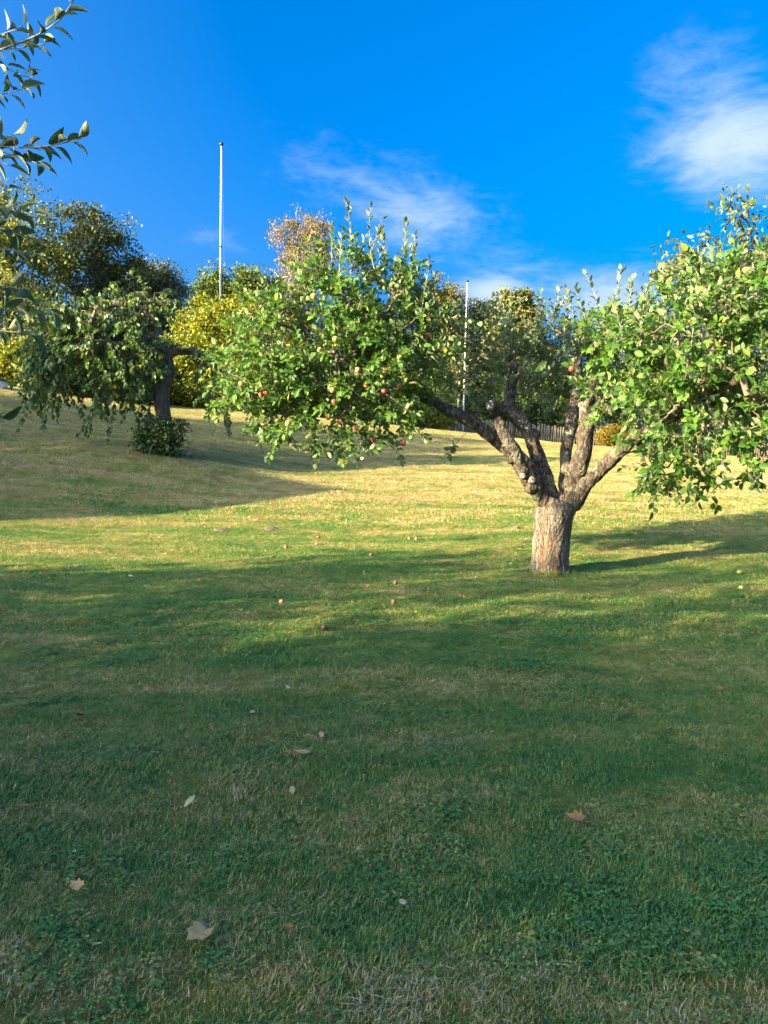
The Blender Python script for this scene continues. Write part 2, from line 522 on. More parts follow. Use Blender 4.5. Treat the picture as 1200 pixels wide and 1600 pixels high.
M['fence_wood'] = plain('weathered_fence_wood', (0.14, 0.115, 0.085), 0.85, 0, 0.4, 12, 0.4)
M['house_wall'] = plain('house_boards', (0.42, 0.10, 0.07), 0.8, 0, 0.2, 8)
M['house_roof'] = plain('roof_tiles', (0.10, 0.07, 0.06), 0.8, 0, 0.4, 14)
M['white_paint'] = plain('white_paint', (0.78, 0.77, 0.73), 0.5, 0, 0, 6, 0.05)
M['window_glass'] = plain('window_glass', (0.03, 0.04, 0.05), 0.08)
M['soil'] = plain('bare_soil', (0.13, 0.105, 0.055), 0.95, 0, 1.0, 25, 0.6)

# ------------------------------------------------------------------ ground sheet
def axis(parts):
    out = []
    for a, b, s in parts:
        out.append(np.arange(a, b, s))
    return np.concatenate(out + [[parts[-1][1]]])


gx = axis([(-700, -120, 40), (-120, -40, 5), (-40, -12, 0.8), (-12, 12, 0.11), (12, 40, 0.8), (40, 120, 5), (120, 700, 40)])
gy = axis([(-400, -40, 30), (-40, 0, 1.5), (0, 14, 0.10), (14, 34, 0.14), (34, 70, 1.0), (70, 150, 5), (150, 900, 50)])
GX, GY = np.meshgrid(gx, gy)
GZ = np.vstack([height(GX[i:i + 40], GY[i:i + 40]) for i in range(0, len(gy), 40)])
nx, ny = len(gx), len(gy)
ii = (np.arange(ny - 1)[:, None] * nx + np.arange(nx - 1)[None]).ravel()
me = mesh_np('lawn', np.c_[GX.ravel(), GY.ravel(), GZ.ravel()], np.c_[ii, ii + 1, ii + nx + 1, ii + nx])
tag(link_mesh('lawn', me, M['turf']), 'mown lawn rising to a dry mound at the left', None, None, 'structure')

# ------------------------------------------------------------------ leaves and branches
LEAF8 = (np.array([(0, 0, 0), (-0.27, 0.28, 0.10), (0, 0.34, 0.0), (0.27, 0.28, 0.10), (-0.30, 0.62, 0.08), (0, 0.66, -0.02), (0.30, 0.62, 0.08), (0, 1.0, -0.10)]),
         [(0, 2, 1), (0, 3, 2), (7, 4, 5), (7, 5, 6)], [(1, 2, 5, 4), (2, 3, 6, 5)])
LEAF4 = (np.array([(0, 0, 0), (-0.38, 0.5, 0.10), (0, 1.0, -0.06), (0.38, 0.5, 0.10)]), [(0, 2, 1), (0, 3, 2)], [])
NEEDLE = (np.array([(-0.25, 0.0, 0), (0.25, 0.0, 0), (0.45, 0.9, 0.05), (0.0, 1.0, -0.03), (-0.45, 0.9, 0)]), [(0, 1, 3), (0, 3, 4), (1, 2, 3)], [])
def smooth_leaf(width, fold, curl, rows=6):
    V = []; Q = []
    for i in range(rows + 1):
        t_ = i / rows
        wd = width * max(0.02, math.sin(math.pi * t_ ** 0.85)) ** 0.8
        zc2 = -curl * t_ * t_
        for sx in (-1, -0.5, 0, 0.5, 1):
            V.append((sx * wd, t_, zc2 + fold * wd * abs(sx) ** 1.3 + 0.012 * math.sin(9 * t_ + sx)))
    for i in range(rows):
        for j in range(4):
            a_ = i * 5 + j
            Q.append((a_, a_ + 1, a_ + 6, a_ + 5))
    return (np.array(V), [], Q)


FINE = smooth_leaf(0.30, 0.35, 0.10)
FELT = smooth_leaf(0.21, 0.75, 0.30)
NARROW = (LEAF8[0] * np.array((0.62, 1, 0.8)), LEAF8[1], LEAF8[2])


def leaf_frames(axis_, normal):
    a = unit(axis_)
    s = unit(np.cross(a, normal))
    n = np.cross(s, a)
    return s, a, n


def leaf_mesh(name, pos, axis_, normal, size, tmpl, rnd=None):
    V0, T0, Q0 = tmpl
    s, a, n = leaf_frames(axis_, normal)
    sz = np.asarray(size).reshape(-1, 1, 1)
    V = pos[:, None] + sz * (V0[None, :, 0:1] * s[:, None] + V0[None, :, 1:2] * a[:, None] + V0[None, :, 2:3] * n[:, None])
    k = len(V0)
    off = (np.arange(len(pos)) * k)[:, None, None]
    faces = []
    if len(T0): faces.append((np.array(T0)[None] + off).reshape(-1, 3))
    if len(Q0): faces.append((np.array(Q0)[None] + off).reshape(-1, 4))
    if rnd is None:
        rnd = rng.random(len(pos))
    return mesh_np(name, V.reshape(-1, 3), faces, smooth=False, attrs={'rnd': np.repeat(rnd, k)})


def ellipsoid_points(ells, n, shell=0.5):
    """Points spread through a union of ellipsoids, thicker near the surface. ells: (centre, radii)."""
    vol = np.array([np.prod(e[1]) ** (2 / 3) for e in ells])
    cnt = np.maximum(3, (n * vol / vol.sum()).astype(int))
    out = []; outward = []
    for (c, r), k in zip(ells, cnt):
        d = unit(rng.normal(size=(k, 3)))
        rad = (shell + (1 - shell) * rng.random((k, 1))) ** 0.8
        lump = 1 + 0.16 * np.sin(d[:, :1] * 5.1 + c[0]) * np.cos(d[:, 2:] * 6.3 + c[1])
        out.append(np.array(c) + d * rad * lump * np.array(r))
        outward.append(unit(d / np.array(r)))
    return np.vstack(out), np.vstack(outward)


def connect(roots, pts, balance=0.3):
    """Join points to a skeleton: each hangs on its nearest neighbour already joined, paths kept short."""
    nr = len(roots)
    allp = np.vstack([roots, pts])
    N = len(allp)
    parent = np.full(N, -1)
    plen = np.zeros(N)
    best = np.full(N, np.inf); bp = np.full(N, -1)
    done = np.zeros(N, bool)
    done[:nr] = True
    for i in range(nr):
        d = np.linalg.norm(allp - allp[i], axis=1)
        better = d < best
        best[better] = d[better]; bp[better] = i
    order = []
    for _ in range(N - nr):
        b = np.where(done, np.inf, best)
        i = int(np.argmin(b))
        done[i] = True
        parent[i] = bp[i]
        plen[i] = plen[bp[i]] + np.linalg.norm(allp[i] - allp[bp[i]])
        order.append(i)
        c = np.linalg.norm(allp - allp[i], axis=1) + balance * plen[i]
        better = (c < best) & ~done
        best[better] = c[better]; bp[better] = i
    wt = np.zeros(N)
    wt[nr:] = 1
    for i in reversed(order):
        wt[parent[i]] += wt[i] if i >= nr else 0
    return allp, parent, wt


def branch_tubes(mb, allp, parent, wt, r_tip, power=0.45, rmax=0.2, sag=0.06, sides=5):
    for i in np.nonzero(parent >= 0)[0]:
        p, q = allp[parent[i]], allp[i]
        L = np.linalg.norm(q - p)
        if L < 1e-4: continue
        r1 = min(rmax, r_tip * wt[i] ** power)
        r0 = min(rmax, r1 * 1.15)
        jit = rng.normal(size=3) * L * 0.07
        P = np.array([p, p + (q - p) * 0.35 + jit + (0, 0, sag * L), p + (q - p) * 0.7 + jit * 0.6 + (0, 0, sag * L * 0.8), q])
        mb.tube(P, np.array([r0, (r0 * 2 + r1) / 3, (r0 + 2 * r1) / 3, r1]), sides, cap=False)


def ell_px(lst, Y0, squash=0.9):
    """Crown lobes measured in the photograph: (x, y, half width, half height[, distance offset[, depth ratio]])."""
    out = []
    for e in lst:
        Y = Y0 + (e[4] if len(e) > 4 else 0)
        k = Y / 1200
        out.append((at(e[0], e[1], Y), np.array((e[2] * k, (e[5] if len(e) > 5 else squash) * (e[2] + e[3]) / 2 * k, e[3] * k))))
    return out


def broadleaf(name, label, cat, base, ells, mat, bark, n_clump, n_leaf, leaf, clump, trunk_r, tmpl=LEAF4, droop=0.0, group=None, lean=(0, 0), shell=0.45, flat=0.75, stems=1, sparse=0.0, jitter=0.7):
    """A tree or shrub: trunk and limbs as one part, its foliage as another."""
    base = np.array(base, float)
    t = empty(name, base)
    tag(t, label, cat, group)
    pts, outw = ellipsoid_points(ells, n_clump, shell)
    gh = height(pts[:, 0], pts[:, 1])
    pts[:, 2] = np.maximum(pts[:, 2], gh + 0.15)
    cen = np.mean([e[0] for e in ells], axis=0)
    top = cen.copy()
    mb = MB()
    roots = []
    for s in range(stems):
        off = np.array((rng.normal() * 0.35, rng.normal() * 0.3, 0)) * (stems > 1)
        b0 = base + off - (0, 0, 0.15)
        tgt = top + np.array((rng.normal() * 0.5, rng.normal() * 0.5, 0)) * (stems > 1)
        ts = np.linspace(0, 1, 8)
        P = b0 + (tgt - b0) * ts[:, None]
        P[:, 0] = b0[0] + (tgt[0] - b0[0]) * ts ** 1.5 + 0.12 * np.sin(ts * 5 + base[0]) * trunk_r * 4
        P[:, 1] = b0[1] + (tgt[1] - b0[1]) * ts ** 1.5
        rr = trunk_r * (1 - 0.65 * ts) * (1 + 0.35 * np.exp(-ts * 14))
        mb.tube(P, rr, 9)
        roots.append(P[3:])
    allp, par, wt = connect(np.vstack(roots), pts, 0.25)
    branch_tubes(mb, allp, par, wt, trunk_r * 0.06, 0.5, trunk_r * 0.5)
    mb.build('trunk', bark, t, smooth=True)
    per = rng.multinomial(n_leaf, np.full(len(pts), 1 / len(pts)) if sparse == 0 else rng.dirichlet(np.full(len(pts), 2.0)))
    idx = np.repeat(np.arange(len(pts)), per)
    csz = clump * (0.6 + 0.8 * rng.random(len(pts)))
    o = rng.normal(size=(len(idx), 3)) * jitter
    o *= np.minimum(1, 1.6 / (np.linalg.norm(o, axis=1, keepdims=True) + 1e-6))
    pos = pts[idx] + o * csz[idx][:, None] * np.array((1, 1, flat))
    pos[:, 2] -= droop * clump * np.abs(rng.normal(size=len(idx))) * 1.2
    gh = height(pos[:, 0], pos[:, 1])
    pos[:, 2] = np.maximum(pos[:, 2], gh + 0.03)
    ax = unit(rng.normal(size=(len(idx), 3)) + 0.5 * outw[idx] + (0, 0, -0.2 - 1.6 * droop))
    nr = unit(rng.normal(size=(len(idx), 3)) * 0.75 + outw[idx] * 0.7 + (0, 0, 0.7))
    tone = rng.random(len(pts)) * 0.5
    rnd = np.clip(tone[idx] + rng.random(len(idx)) * 0.5, 0, 1)
    me = leaf_mesh('crown', pos, ax, nr, leaf * (0.6 + 0.8 * rng.random(len(idx))), tmpl, rnd)
    tag(link_mesh('crown', me, mat, t), kind='stuff')
    return t


def limb_mesh(name, limbs, voxel, amp, seed=0.0):
    """Old limbs and trunk as one skin: tubes fused, then roughened with ridges and knots."""
    mb = MB()
    for P, r in limbs:
        P = np.array(P, float); r = np.array(r, float)
        n = max(8, int(len(P) * 5))
        s = np.linspace(0, len(P) - 1, n)
        Ps = np.stack([np.interp(s, np.arange(len(P)), P[:, k]) for k in range(3)], 1)
        for _ in range(3):
            Ps[1:-1] = (Ps[:-2] + 2 * Ps[1:-1] + Ps[2:]) / 4
        rs = np.interp(s, np.arange(len(P)), r)
        mb.tube(Ps, rs, 14)
    me = mb.mesh(name + '_raw')
    o = bpy.data.objects.new('tmp', me)
    col.objects.link(o)
    md = o.modifiers.new('r', 'REMESH')
    md.mode = 'VOXEL'; md.voxel_size = voxel
    sm = o.modifiers.new('s', 'SMOOTH'); sm.factor = 0.6; sm.iterations = 7
    dg = bpy.context.evaluated_depsgraph_get()
    ev = o.evaluated_get(dg)
    out = bpy.data.meshes.new_from_object(ev)
    bpy.data.objects.remove(o)
    n = len(out.vertices)
    co = np.empty(n * 3, np.float32); out.vertices.foreach_get('co', co)
    no = np.empty(n * 3, np.float32); out.vertex_normals.foreach_get('vector', no)
    co = co.reshape(-1, 3); no = no.reshape(-1, 3)
    d = np.empty(n)
    for i in range(n):
        x, y, z = co[i]
        v = Vector((x * 9 + seed, y * 9, z * 2.2))
        rid = 1 - abs(mnoise.noise(v)) * 2
        v2 = Vector((x * 26, y * 26 + seed, z * 11))
        kn = mnoise.noise(Vector((x * 5, y * 5, z * 5 + seed)))
        d[i] = rid * 0.55 + (1 - 2 * abs(mnoise.noise(v2))) * 0.45 + kn * 0.8
    co = co + no * (d * amp)[:, None]
    out.vertices.foreach_set('co', co.astype(np.float32).ravel())
    out.polygons.foreach_set('use_smooth', np.ones(len(out.polygons), bool))
    out.update()
    out.materials.clear()
    return out


def twigs(mb, base, dirs, length, n_leaf, r0, curl):
    """Shoots from base points; returns leaf sites (position, shoot direction, side direction)."""
    pos = []; axs = []; nrm = []
    for b, d, L, k in zip(base, dirs, length, n_leaf):
        ts = np.linspace(0, 1, 5)
        bend = rng.normal(size=3) * 0.12
        P = b + d * L * ts[:, None] + bend * L * (ts ** 2)[:, None] + np.array((0, 0, curl)) * L * (ts ** 2)[:, None]
        mb.tube(P, r0 * (1 - 0.75 * ts), 4, cap=False)
        tt = np.linspace(0.12, 1.0, k) + rng.normal(size=k) * 0.02
        tt = np.clip(tt, 0.05, 1)
        pp = np.stack([np.interp(tt, ts, P[:, j]) for j in range(3)], 1)
        td = unit(np.stack([np.interp(tt, ts, np.gradient(P[:, j])) for j in range(3)], 1))
        ph = np.arange(k) * 2.4 + rng.random() * 6
        ref = np.array((0.2, 0.3, 0.93)) if abs(d[2]) < 0.8 else np.array((0.9, 0.3, 0.1))
        A = unit(np.cross(td, ref)); B = np.cross(td, A)
        sd = A * np.cos(ph)[:, None] + B * np.sin(ph)[:, None]
        open_ = np.linspace(1.15, 0.45, k)[:, None]
        ax = unit(td * 0.75 + sd * open_ + rng.normal(size=(k, 3)) * 0.18 + np.array((0, 0, -0.10)))
        pos.append(pp + sd * 0.012); axs.append(ax); nrm.append(unit(td * 0.9 - sd * 0.35 + np.array((0, 0, 0.75)) + rng.normal(size=(k, 3)) * 0.48))
    return np.vstack(pos), np.vstack(axs), np.vstack(nrm)


def single_leaves(parent, pos, ax, nr, size, rnd, mat, tmpl, picks, tones=6):
    """The leaves that show largest: objects of their own, sharing a few meshes."""
    meshes = []
    for k in range(tones):
        me = mesh_np('leaf', tmpl[0], [np.array(tmpl[1]), np.array(tmpl[2])] if len(tmpl[1]) else [np.array(tmpl[2])], smooth=True, attrs={'rnd': np.full(len(tmpl[0]), (k + 0.5) / tones)})
        me.materials.append(mat)
        meshes.append(me)
    s, a, n = leaf_frames(ax[picks], nr[picks])
    inv = Matrix.Translation(-Vector(parent.location))
    for j, i in enumerate(picks):
        o = bpy.data.objects.new('leaf', meshes[min(tones - 1, int(rnd[i] * tones))])
        m = Matrix(((s[j][0], a[j][0], n[j][0]), (s[j][1], a[j][1], n[j][1]), (s[j][2], a[j][2], n[j][2]))).to_4x4() @ Matrix.Scale(float(size[i]), 4)
        o.matrix_basis = Matrix.Translation(Vector(pos[i])) @ m
        o.parent = parent
        o.matrix_parent_inverse = inv
        col.objects.link(o)


def front_leaves(pos, size, n, cell=14):
    """Indices of the leaves a viewer sees largest: the foremost in each small patch of the view."""
    x, y, d = project(pos)
    ok = np.nonzero((x > 2) & (x < 1198) & (y > 2) & (y < 1598) & (d > 0.3))[0]
    ok = ok[np.argsort(d[ok])]
    seen = set(); out = []
    for i in ok:
        key = (int(x[i] // cell), int(y[i] // cell))
        if key in seen: continue
        seen.add(key); out.append(i)
    out = np.array(out)
    return out[np.argsort(-(size[out] / d[out]))][:n]


# ------------------------------------------------------------------ the old apple tree on the lawn
T0Y = 10.2
tb = ground_at(858, 893)
apple_tree = empty('apple_tree', tb)
tag(apple_tree, 'old pruned apple tree with split grey trunk and apples, standing on the lawn', 'tree')


def limb(lst):
    """(x, y, distance, half width in pixels) along a limb measured in the photograph."""
    return ([at(x, y, Y) for x, y, Y, r in lst], [r * Y / 1200 for x, y, Y, r in lst])


TY = float(tb[1])
trunk_l = limb([(856, 915, TY, 29), (858, 893, TY, 27.5), (860, 860, TY, 26), (862, 825, TY, 26), (866, 800, TY, 27), (872, 783, TY, 26)])
trunk_l2 = limb([(847, 905, TY - 0.04, 16), (848, 870, TY - 0.05, 15), (850, 830, TY - 0.05, 15), (852, 795, TY - 0.02, 15)])
trunk_l3 = limb([(874, 905, TY - 0.03, 15), (872, 860, TY - 0.03, 15), (878, 815, TY, 15), (888, 775, TY, 16)])
lA = limb([(860, 795, TY, 17), (838, 765, TY - 0.15, 15), (818, 738, TY - 0.25, 14), (803, 705, TY - 0.3, 13), (788, 678, TY - 0.3, 11), (776, 655, TY - 0.25, 9)])
lB = limb([(866, 785, TY, 16), (850, 745, TY + 0.1, 15), (838, 705, TY + 0.2, 14), (826, 676, TY + 0.25, 12), (806, 652, TY + 0.3, 12), (795, 636, TY + 0.3, 11), (798, 605, TY + 0.4, 9), (805, 570, TY + 0.55, 7)])
lBs = limb([(800, 642, TY + 0.3, 10), (782, 640, TY + 0.22, 9.5), (766, 634, TY + 0.15, 9)])
lC = limb([(845, 755, TY + 0.05, 12), (815, 715, TY + 0.05, 13), (787, 698, TY, 13), (755, 670, TY - 0.1, 12), (715, 648, TY - 0.2, 11), (680, 630, TY - 0.25, 10), (648, 613, TY - 0.3, 9), (600, 590, TY - 0.35, 7), (545, 565, TY - 0.35, 5)])
lD = limb([(880, 800, TY, 20), (890, 768, TY, 19), (903, 735, TY - 0.1, 18), (914, 700, TY - 0.15, 15), (917, 660, TY - 0.2, 14.5), (917, 630, TY - 0.2, 14), (923, 604, TY - 0.25, 10), (930, 590, TY - 0.25, 6)])
lD2 = limb([(916, 648, TY - 0.15, 8), (936, 640, TY - 0.3, 7), (960, 636, TY - 0.5, 10), (975, 626, TY - 0.65, 12), (1000, 607, TY - 0.9, 11), (1045, 585, TY - 1.4, 8), (1110, 560, TY - 2.0, 6)])
lE = limb([(884, 775, TY + 0.05, 14), (884, 735, TY + 0.2, 12), (885, 700, TY + 0.3, 11), (892, 665, TY + 0.35, 10.5), (897, 640, TY + 0.4, 10), (900, 605, TY + 0.5, 7), (905, 560, TY + 0.6, 5)])
lF = limb([(895, 790, TY, 17), (915, 755, TY - 0.15, 15), (945, 728, TY - 0.4, 13.5), (975, 698, TY - 0.7, 13), (1002, 680, TY - 1.0, 12), (1045, 655, TY - 1.5, 9), (1100, 620, TY - 2.1, 7), (1160, 590, TY - 2.5, 6)])
LIMBS = [lA, lB, lBs, lC, lD, lD2, lE, lF]
flare = [limb([(x0, 912, TY + dy, 12), (x1, 892, TY + dy * 0.7, 9), (x2, 850, TY + dy * 0.3, 5)]) for x0, x1, x2, dy in ((829, 838, 848, 0), (889, 881, 874, 0.02), (850, 855, 858, -0.2), (872, 868, 862, -0.17), (838, 843, 850, -0.12))]
link_mesh('trunk', limb_mesh('trunk', [trunk_l, trunk_l2, trunk_l3] + flare, 0.0095, 0.021), M['apple_bark'], apple_tree)
KN = []
for P_, r_ in [lA, lB, lC, lD, lE]:
    P_ = np.array(P_); r_ = np.array(r_)
    for q in np.arange(1.2, len(P_) - 1.4, 0.42):
        q += rng.random() * 0.3
        c_ = np.array([np.interp(q, np.arange(len(P_)), P_[:, k]) for k in range(3)]); rr_ = np.interp(q, np.arange(len(P_)), r_)
        dd_ = unit(rng.normal(size=3))
        if rng.random() < 0.5:
            k_ = 0.35 + 0.35 * rng.random()
            KN.append(([c_ + dd_ * rr_ * 0.4, c_ + dd_ * rr_ * 0.85, c_ + dd_ * rr_ * (1.02 + 0.3 * rng.random())], [rr_ * k_ * 1.3, rr_ * k_, rr_ * k_ * 0.7]))
link_mesh('limbs', limb_mesh('limbs', [(P_, np.array(r_) * 0.73) for P_, r_ in LIMBS] + KN, 0.0095, 0.020, 3.7), M['limb_bark'], apple_tree)
for (x, y, Y, r), ax_ in (((816, 743, TY - 0.36, 4.0), (-0.35, -0.9, 0.1)), ((832, 750, TY - 0.35, 4.6), (0.1, -0.95, 0.1)), ((764.5, 633, TY + 0.13, 6.6), (-0.75, -0.62, 0.2))):
    c = at(x, y, Y)
    nrm_ = unit(np.array(ax_))
    mb = MB()
    mb.tube([c - nrm_ * 0.05, c - nrm_ * 0.006, c, c - nrm_ * 0.004], np.array([r * 1.25, r * 1.15, r * 0.96, r * 0.7]) * Y / 1200, 14)
    mb.V[0] = mb.V[0] + rng.normal(size=mb.V[0].shape) * 0.0035
    mb.build('pruning_cut', M['cut_wood'], apple_tree)

# crown: left side
def crown_part(ells, n, roots, length, nleaf, size, shell=0.5, up=0.35, curl=-0.1, r_tip=0.0035):
    pts, outw = ellipsoid_points(ells, n, shell)
    for _ in range(max(3, n // 42)):                        # gaps in the crown
        k_ = rng.integers(len(pts))
        far_ = np.linalg.norm(pts - pts[k_] - outw[k_] * 0.08, axis=1) > 0.15 + 0.16 * rng.random()
        pts, outw = pts[far_], outw[far_]
    mb = MB()
    allp, par, wt = connect(roots, pts, 0.2)
    branch_tubes(mb, allp, par, wt, r_tip, 0.47, 0.045, 0.05, 5)
    d = unit(outw * 0.7 + rng.normal(size=pts.shape) * 0.5 + np.array((0, 0, up)))
    L = length * (0.6 + 0.8 * rng.random(len(pts))) * np.where(rng.random(len(pts)) < 0.18, 1.9, 1.0)
    k = np.maximum(5, (nleaf * L / length).astype(int))
    p, a, nn = twigs(mb, pts, d, L, k, 0.0035, curl)
    return mb, p, a, nn, size * (0.42 + 0.85 * rng.random(len(p)))


def nodes(limbs, frac):
    out = []
    for P, r in limbs:
        P = np.array(P)
        s = np.linspace((len(P) - 1) * frac, len(P) - 1, 14)
        out.append(np.stack([np.interp(s, np.arange(len(P)), P[:, k]) for k in range(3)], 1))
    return np.vstack(out)


def sprouts(lst, Y, size, n=20):
    """Upright water shoots: (x at foot, y at foot, x at tip, y at tip)."""
    B = []; D = []; L = []
    for e in lst:
        YY = Y + (e[4] if len(e) > 4 else rng.normal() * 0.3)
        b = at(e[0], e[1], YY); t = at(e[2], e[3], YY)
        B.append(b); D.append(unit(t - b)); L.append(np.linalg.norm(t - b))
    L = np.array(L)
    out = []
    for b, dd_, l in zip(B, D, L):
        mb = MB()
        out.append(twigs(mb, b[None], dd_[None], [l], [max(6, int(l / 0.030))], 0.006, 0.0))
        mb.build('shoot', M['pale_twig'], apple_tree, True)
    p, a, nn = (np.vstack([q[j] for q in out]) for j in range(3))
    a = unit(a + (0, 0, 0.35))
    return None, p, a, nn, size * (0.6 + 0.6 * rng.random(len(p)))


left = ell_px([(585, 480, 78, 62), (470, 545, 88, 62), (402, 600, 58, 58), (545, 585, 110, 85), (640, 545, 48, 92), (578, 685, 22, 34, -0.3), (470, 655, 62, 38), (540, 655, 60, 40), (620, 640, 42, 36), (530, 430, 55, 42), (430, 500, 60, 40), (655, 470, 34, 40), (358, 592, 20, 34)], TY - 0.35, 0.95)
sets = []
sets.append((crown_part(left, 1280, nodes([lC], 0.55), 0.27, 13, 0.088, 0.35, 0.25, -0.12), 'apple_leaf'))
sets.append((sprouts([(548, 440, 557, 325), (570, 440, 585, 340), (520, 440, 515, 345), (600, 450, 612, 345), (625, 460, 640, 350), (640, 470, 648, 365), (500, 450, 488, 365), (585, 420, 560, 335), (610, 430, 640, 385),
                      (480, 470, 468, 395), (660, 480, 668, 420), (530, 430, 532, 350), (545, 430, 575, 370), (590, 440, 600, 372)], TY - 0.3, 0.085), 'apple_leaf_dusty'))
# crown: middle, farther back
mid = ell_px([(825, 560, 62, 40), (770, 535, 42, 55), (880, 575, 48, 52), (730, 600, 40, 45), (850, 520, 40, 36), (715, 690, 14, 26, -0.6), (800, 592, 46, 30, -0.5), (835, 605, 30, 26, -0.3)], TY + 0.9, 0.8)
sets.append((crown_part(mid, 260, nodes([lB, lE, lC], 0.7), 0.26, 12, 0.082, 0.35, 0.35, -0.05), 'apple_leaf_dusty'))
sets.append((sprouts([(770, 520, 760, 455), (800, 540, 795, 470), (835, 530, 840, 475), (865, 530, 862, 470), (880, 545, 885, 455), (740, 560, 735, 490), (905, 540, 893, 445)], TY + 0.7, 0.08), 'apple_leaf_dusty'))
# crown: right side, reaching towards the viewer
right = ell_px([(1095, 545, 95, 95), (975, 545, 62, 62, 0.9), (1190, 520, 85, 110, 0.2), (1085, 665, 78, 82), (1160, 640, 70, 70), (1060, 725, 55, 42, 0.1), (1215, 680, 42, 70), (1030, 600, 45, 55, 0.5), (945, 612, 26, 24, 1.3), (1120, 470, 80, 52, 0.4), (1020, 490, 55, 45, 0.8), (1260, 600, 70, 110)], TY - 2.2, 0.9)
sets.append((crown_part(right, 1080, nodes([lF, lD2], 0.62), 0.25, 12, 0.092, 0.35, 0.2, -0.12), 'apple_leaf'))
sets.append((sprouts([(925, 520, 892, 452, 1.2), (950, 520, 930, 445, 1.0), (960, 510, 960, 420, 0.9), (985, 500, 982, 430, 0.8), (1005, 500, 1012, 440, 0.6), (1040, 500, 1030, 425), (1060, 490, 1065, 410), (1090, 490, 1095, 405), (1115, 490, 1120, 410), (1145, 490, 1150, 400), (1170, 480, 1180, 395), (1195, 480, 1190, 390),
                      (1080, 540, 1085, 450), (1130, 540, 1140, 455), (1050, 550, 1045, 470), (1000, 540, 1005, 470), (1165, 560, 1175, 470), (975, 550, 970, 475)], TY - 2.0, 0.09), 'apple_leaf_dusty'))
bmb = MB(); shoot_mb = MB()
LP = {k: [[], [], [], []] for k in ('apple_leaf', 'apple_leaf_dusty')}
for (mb, p, a, nn, sz), mk in sets:
    dst = bmb if mk == 'apple_leaf' else shoot_mb
    for V in [mb] if mb else []:
        dst.add(np.vstack(V.V), np.vstack(V.Q) if V.Q else None, np.vstack(V.T) if V.T else None)
    for lst, arr in zip(LP[mk], (p, a, nn, sz)):
        lst.append(arr)
tag(bmb.build('branches', M['twig'], apple_tree, smooth=True), kind='stuff')
tag(shoot_mb.build('branches', M['twig'], apple_tree, smooth=True), kind='stuff')
leafP = {}
tot_picks = 0
allpos = np.vstack([np.vstack(LP[k][0]) for k in LP])
allsz = np.concatenate([np.concatenate(LP[k][3]) for k in LP])
pk = front_leaves(allpos, allsz, 300)
off = 0
for k in LP:
    p, a, nn = (np.vstack(LP[k][j]) for j in range(3))
    sz = np.concatenate(LP[k][3])
    rnd = np.clip(rng.random(len(p)) * 0.85 + 0.12 * rng.normal(size=len(p)), 0, 1)
    mine = pk[(pk >= off) & (pk < off + len(p))] - off
    keep = np.ones(len(p), bool); keep[mine] = False
    off += len(p)
    me = leaf_mesh('crown', p[keep], a[keep], nn[keep], sz[keep], LEAF8, rnd[keep])
    tag(link_mesh('crown', me, M[k], apple_tree), kind='stuff')
    single_leaves(apple_tree, p, a, nn, sz, rnd, M[k], FINE, mine)

# apples
def apple_mat(name, red, yellow, bias):
    m, t = material(name)
    o = t.n('ShaderNodeTexCoord').outputs['Object']
    s = t.n('ShaderNodeSeparateXYZ', ins={0: o})
    blush = t.math('ADD', t.math('MULTIPLY', s.outputs[0], 0.7), t.math('MULTIPLY', t.noise(t.scale3(o, (4, 4, 0.8)), 2.2, 4), 1.1))
    base = t.mix(t.smooth(blush, bias - 0.3, bias + 0.35), yellow, red)
    base = t.mix(t.math('GREATER_THAN', t.noise(o, 28, 1), 0.70), base, (0.5, 0.38, 0.2))
    p = t.n('ShaderNodeBsdfPrincipled', ins={'Base Color': base, 'Roughness': 0.35})
    finish(t, p.outputs[0])
    return m


M['apple_red'] = apple_mat('red_apple', (0.42, 0.055, 0.05), (0.55, 0.30, 0.10), 0.2)
M['apple_blush'] = apple_mat('blushed_apple', (0.50, 0.16, 0.08), (0.55, 0.42, 0.12), 0.55)
M['apple_green'] = apple_mat('green_apple', (0.42, 0.40, 0.10), (0.40, 0.44, 0.10), 0.9)
M['apple_rot'] = apple_mat('rotten_apple', (0.20, 0.06, 0.035), (0.26, 0.12, 0.05), 0.3)
M['stalk'] = plain('apple_stalk', (0.10, 0.07, 0.04), 0.8)


def apple_profile():
    prof = [(0.0, 0.78), (0.10, 0.82), (0.28, 0.96), (0.55, 1.0), (0.82, 0.82), (0.98, 0.45), (1.0, 0.10), (0.93, -0.25), (0.76, -0.6), (0.52, -0.86), (0.30, -0.95), (0.12, -0.90), (0.0, -0.84)]
    n = 14
    V = []
    for r, z in prof:
        for j in range(n):
            th = 2 * math.pi * j / n
            rr = r * (1 + 0.035 * math.cos(5 * th) * (z < -0.3))
            V.append((rr * math.cos(th), rr * math.sin(th), z * 0.92))
    Q = [(i * n + j, i * n + (j + 1) % n, (i + 1) * n + (j + 1) % n, (i + 1) * n + j) for i in range(len(prof) - 1) for j in range(n)]
    return np.array(V), np.array(Q)


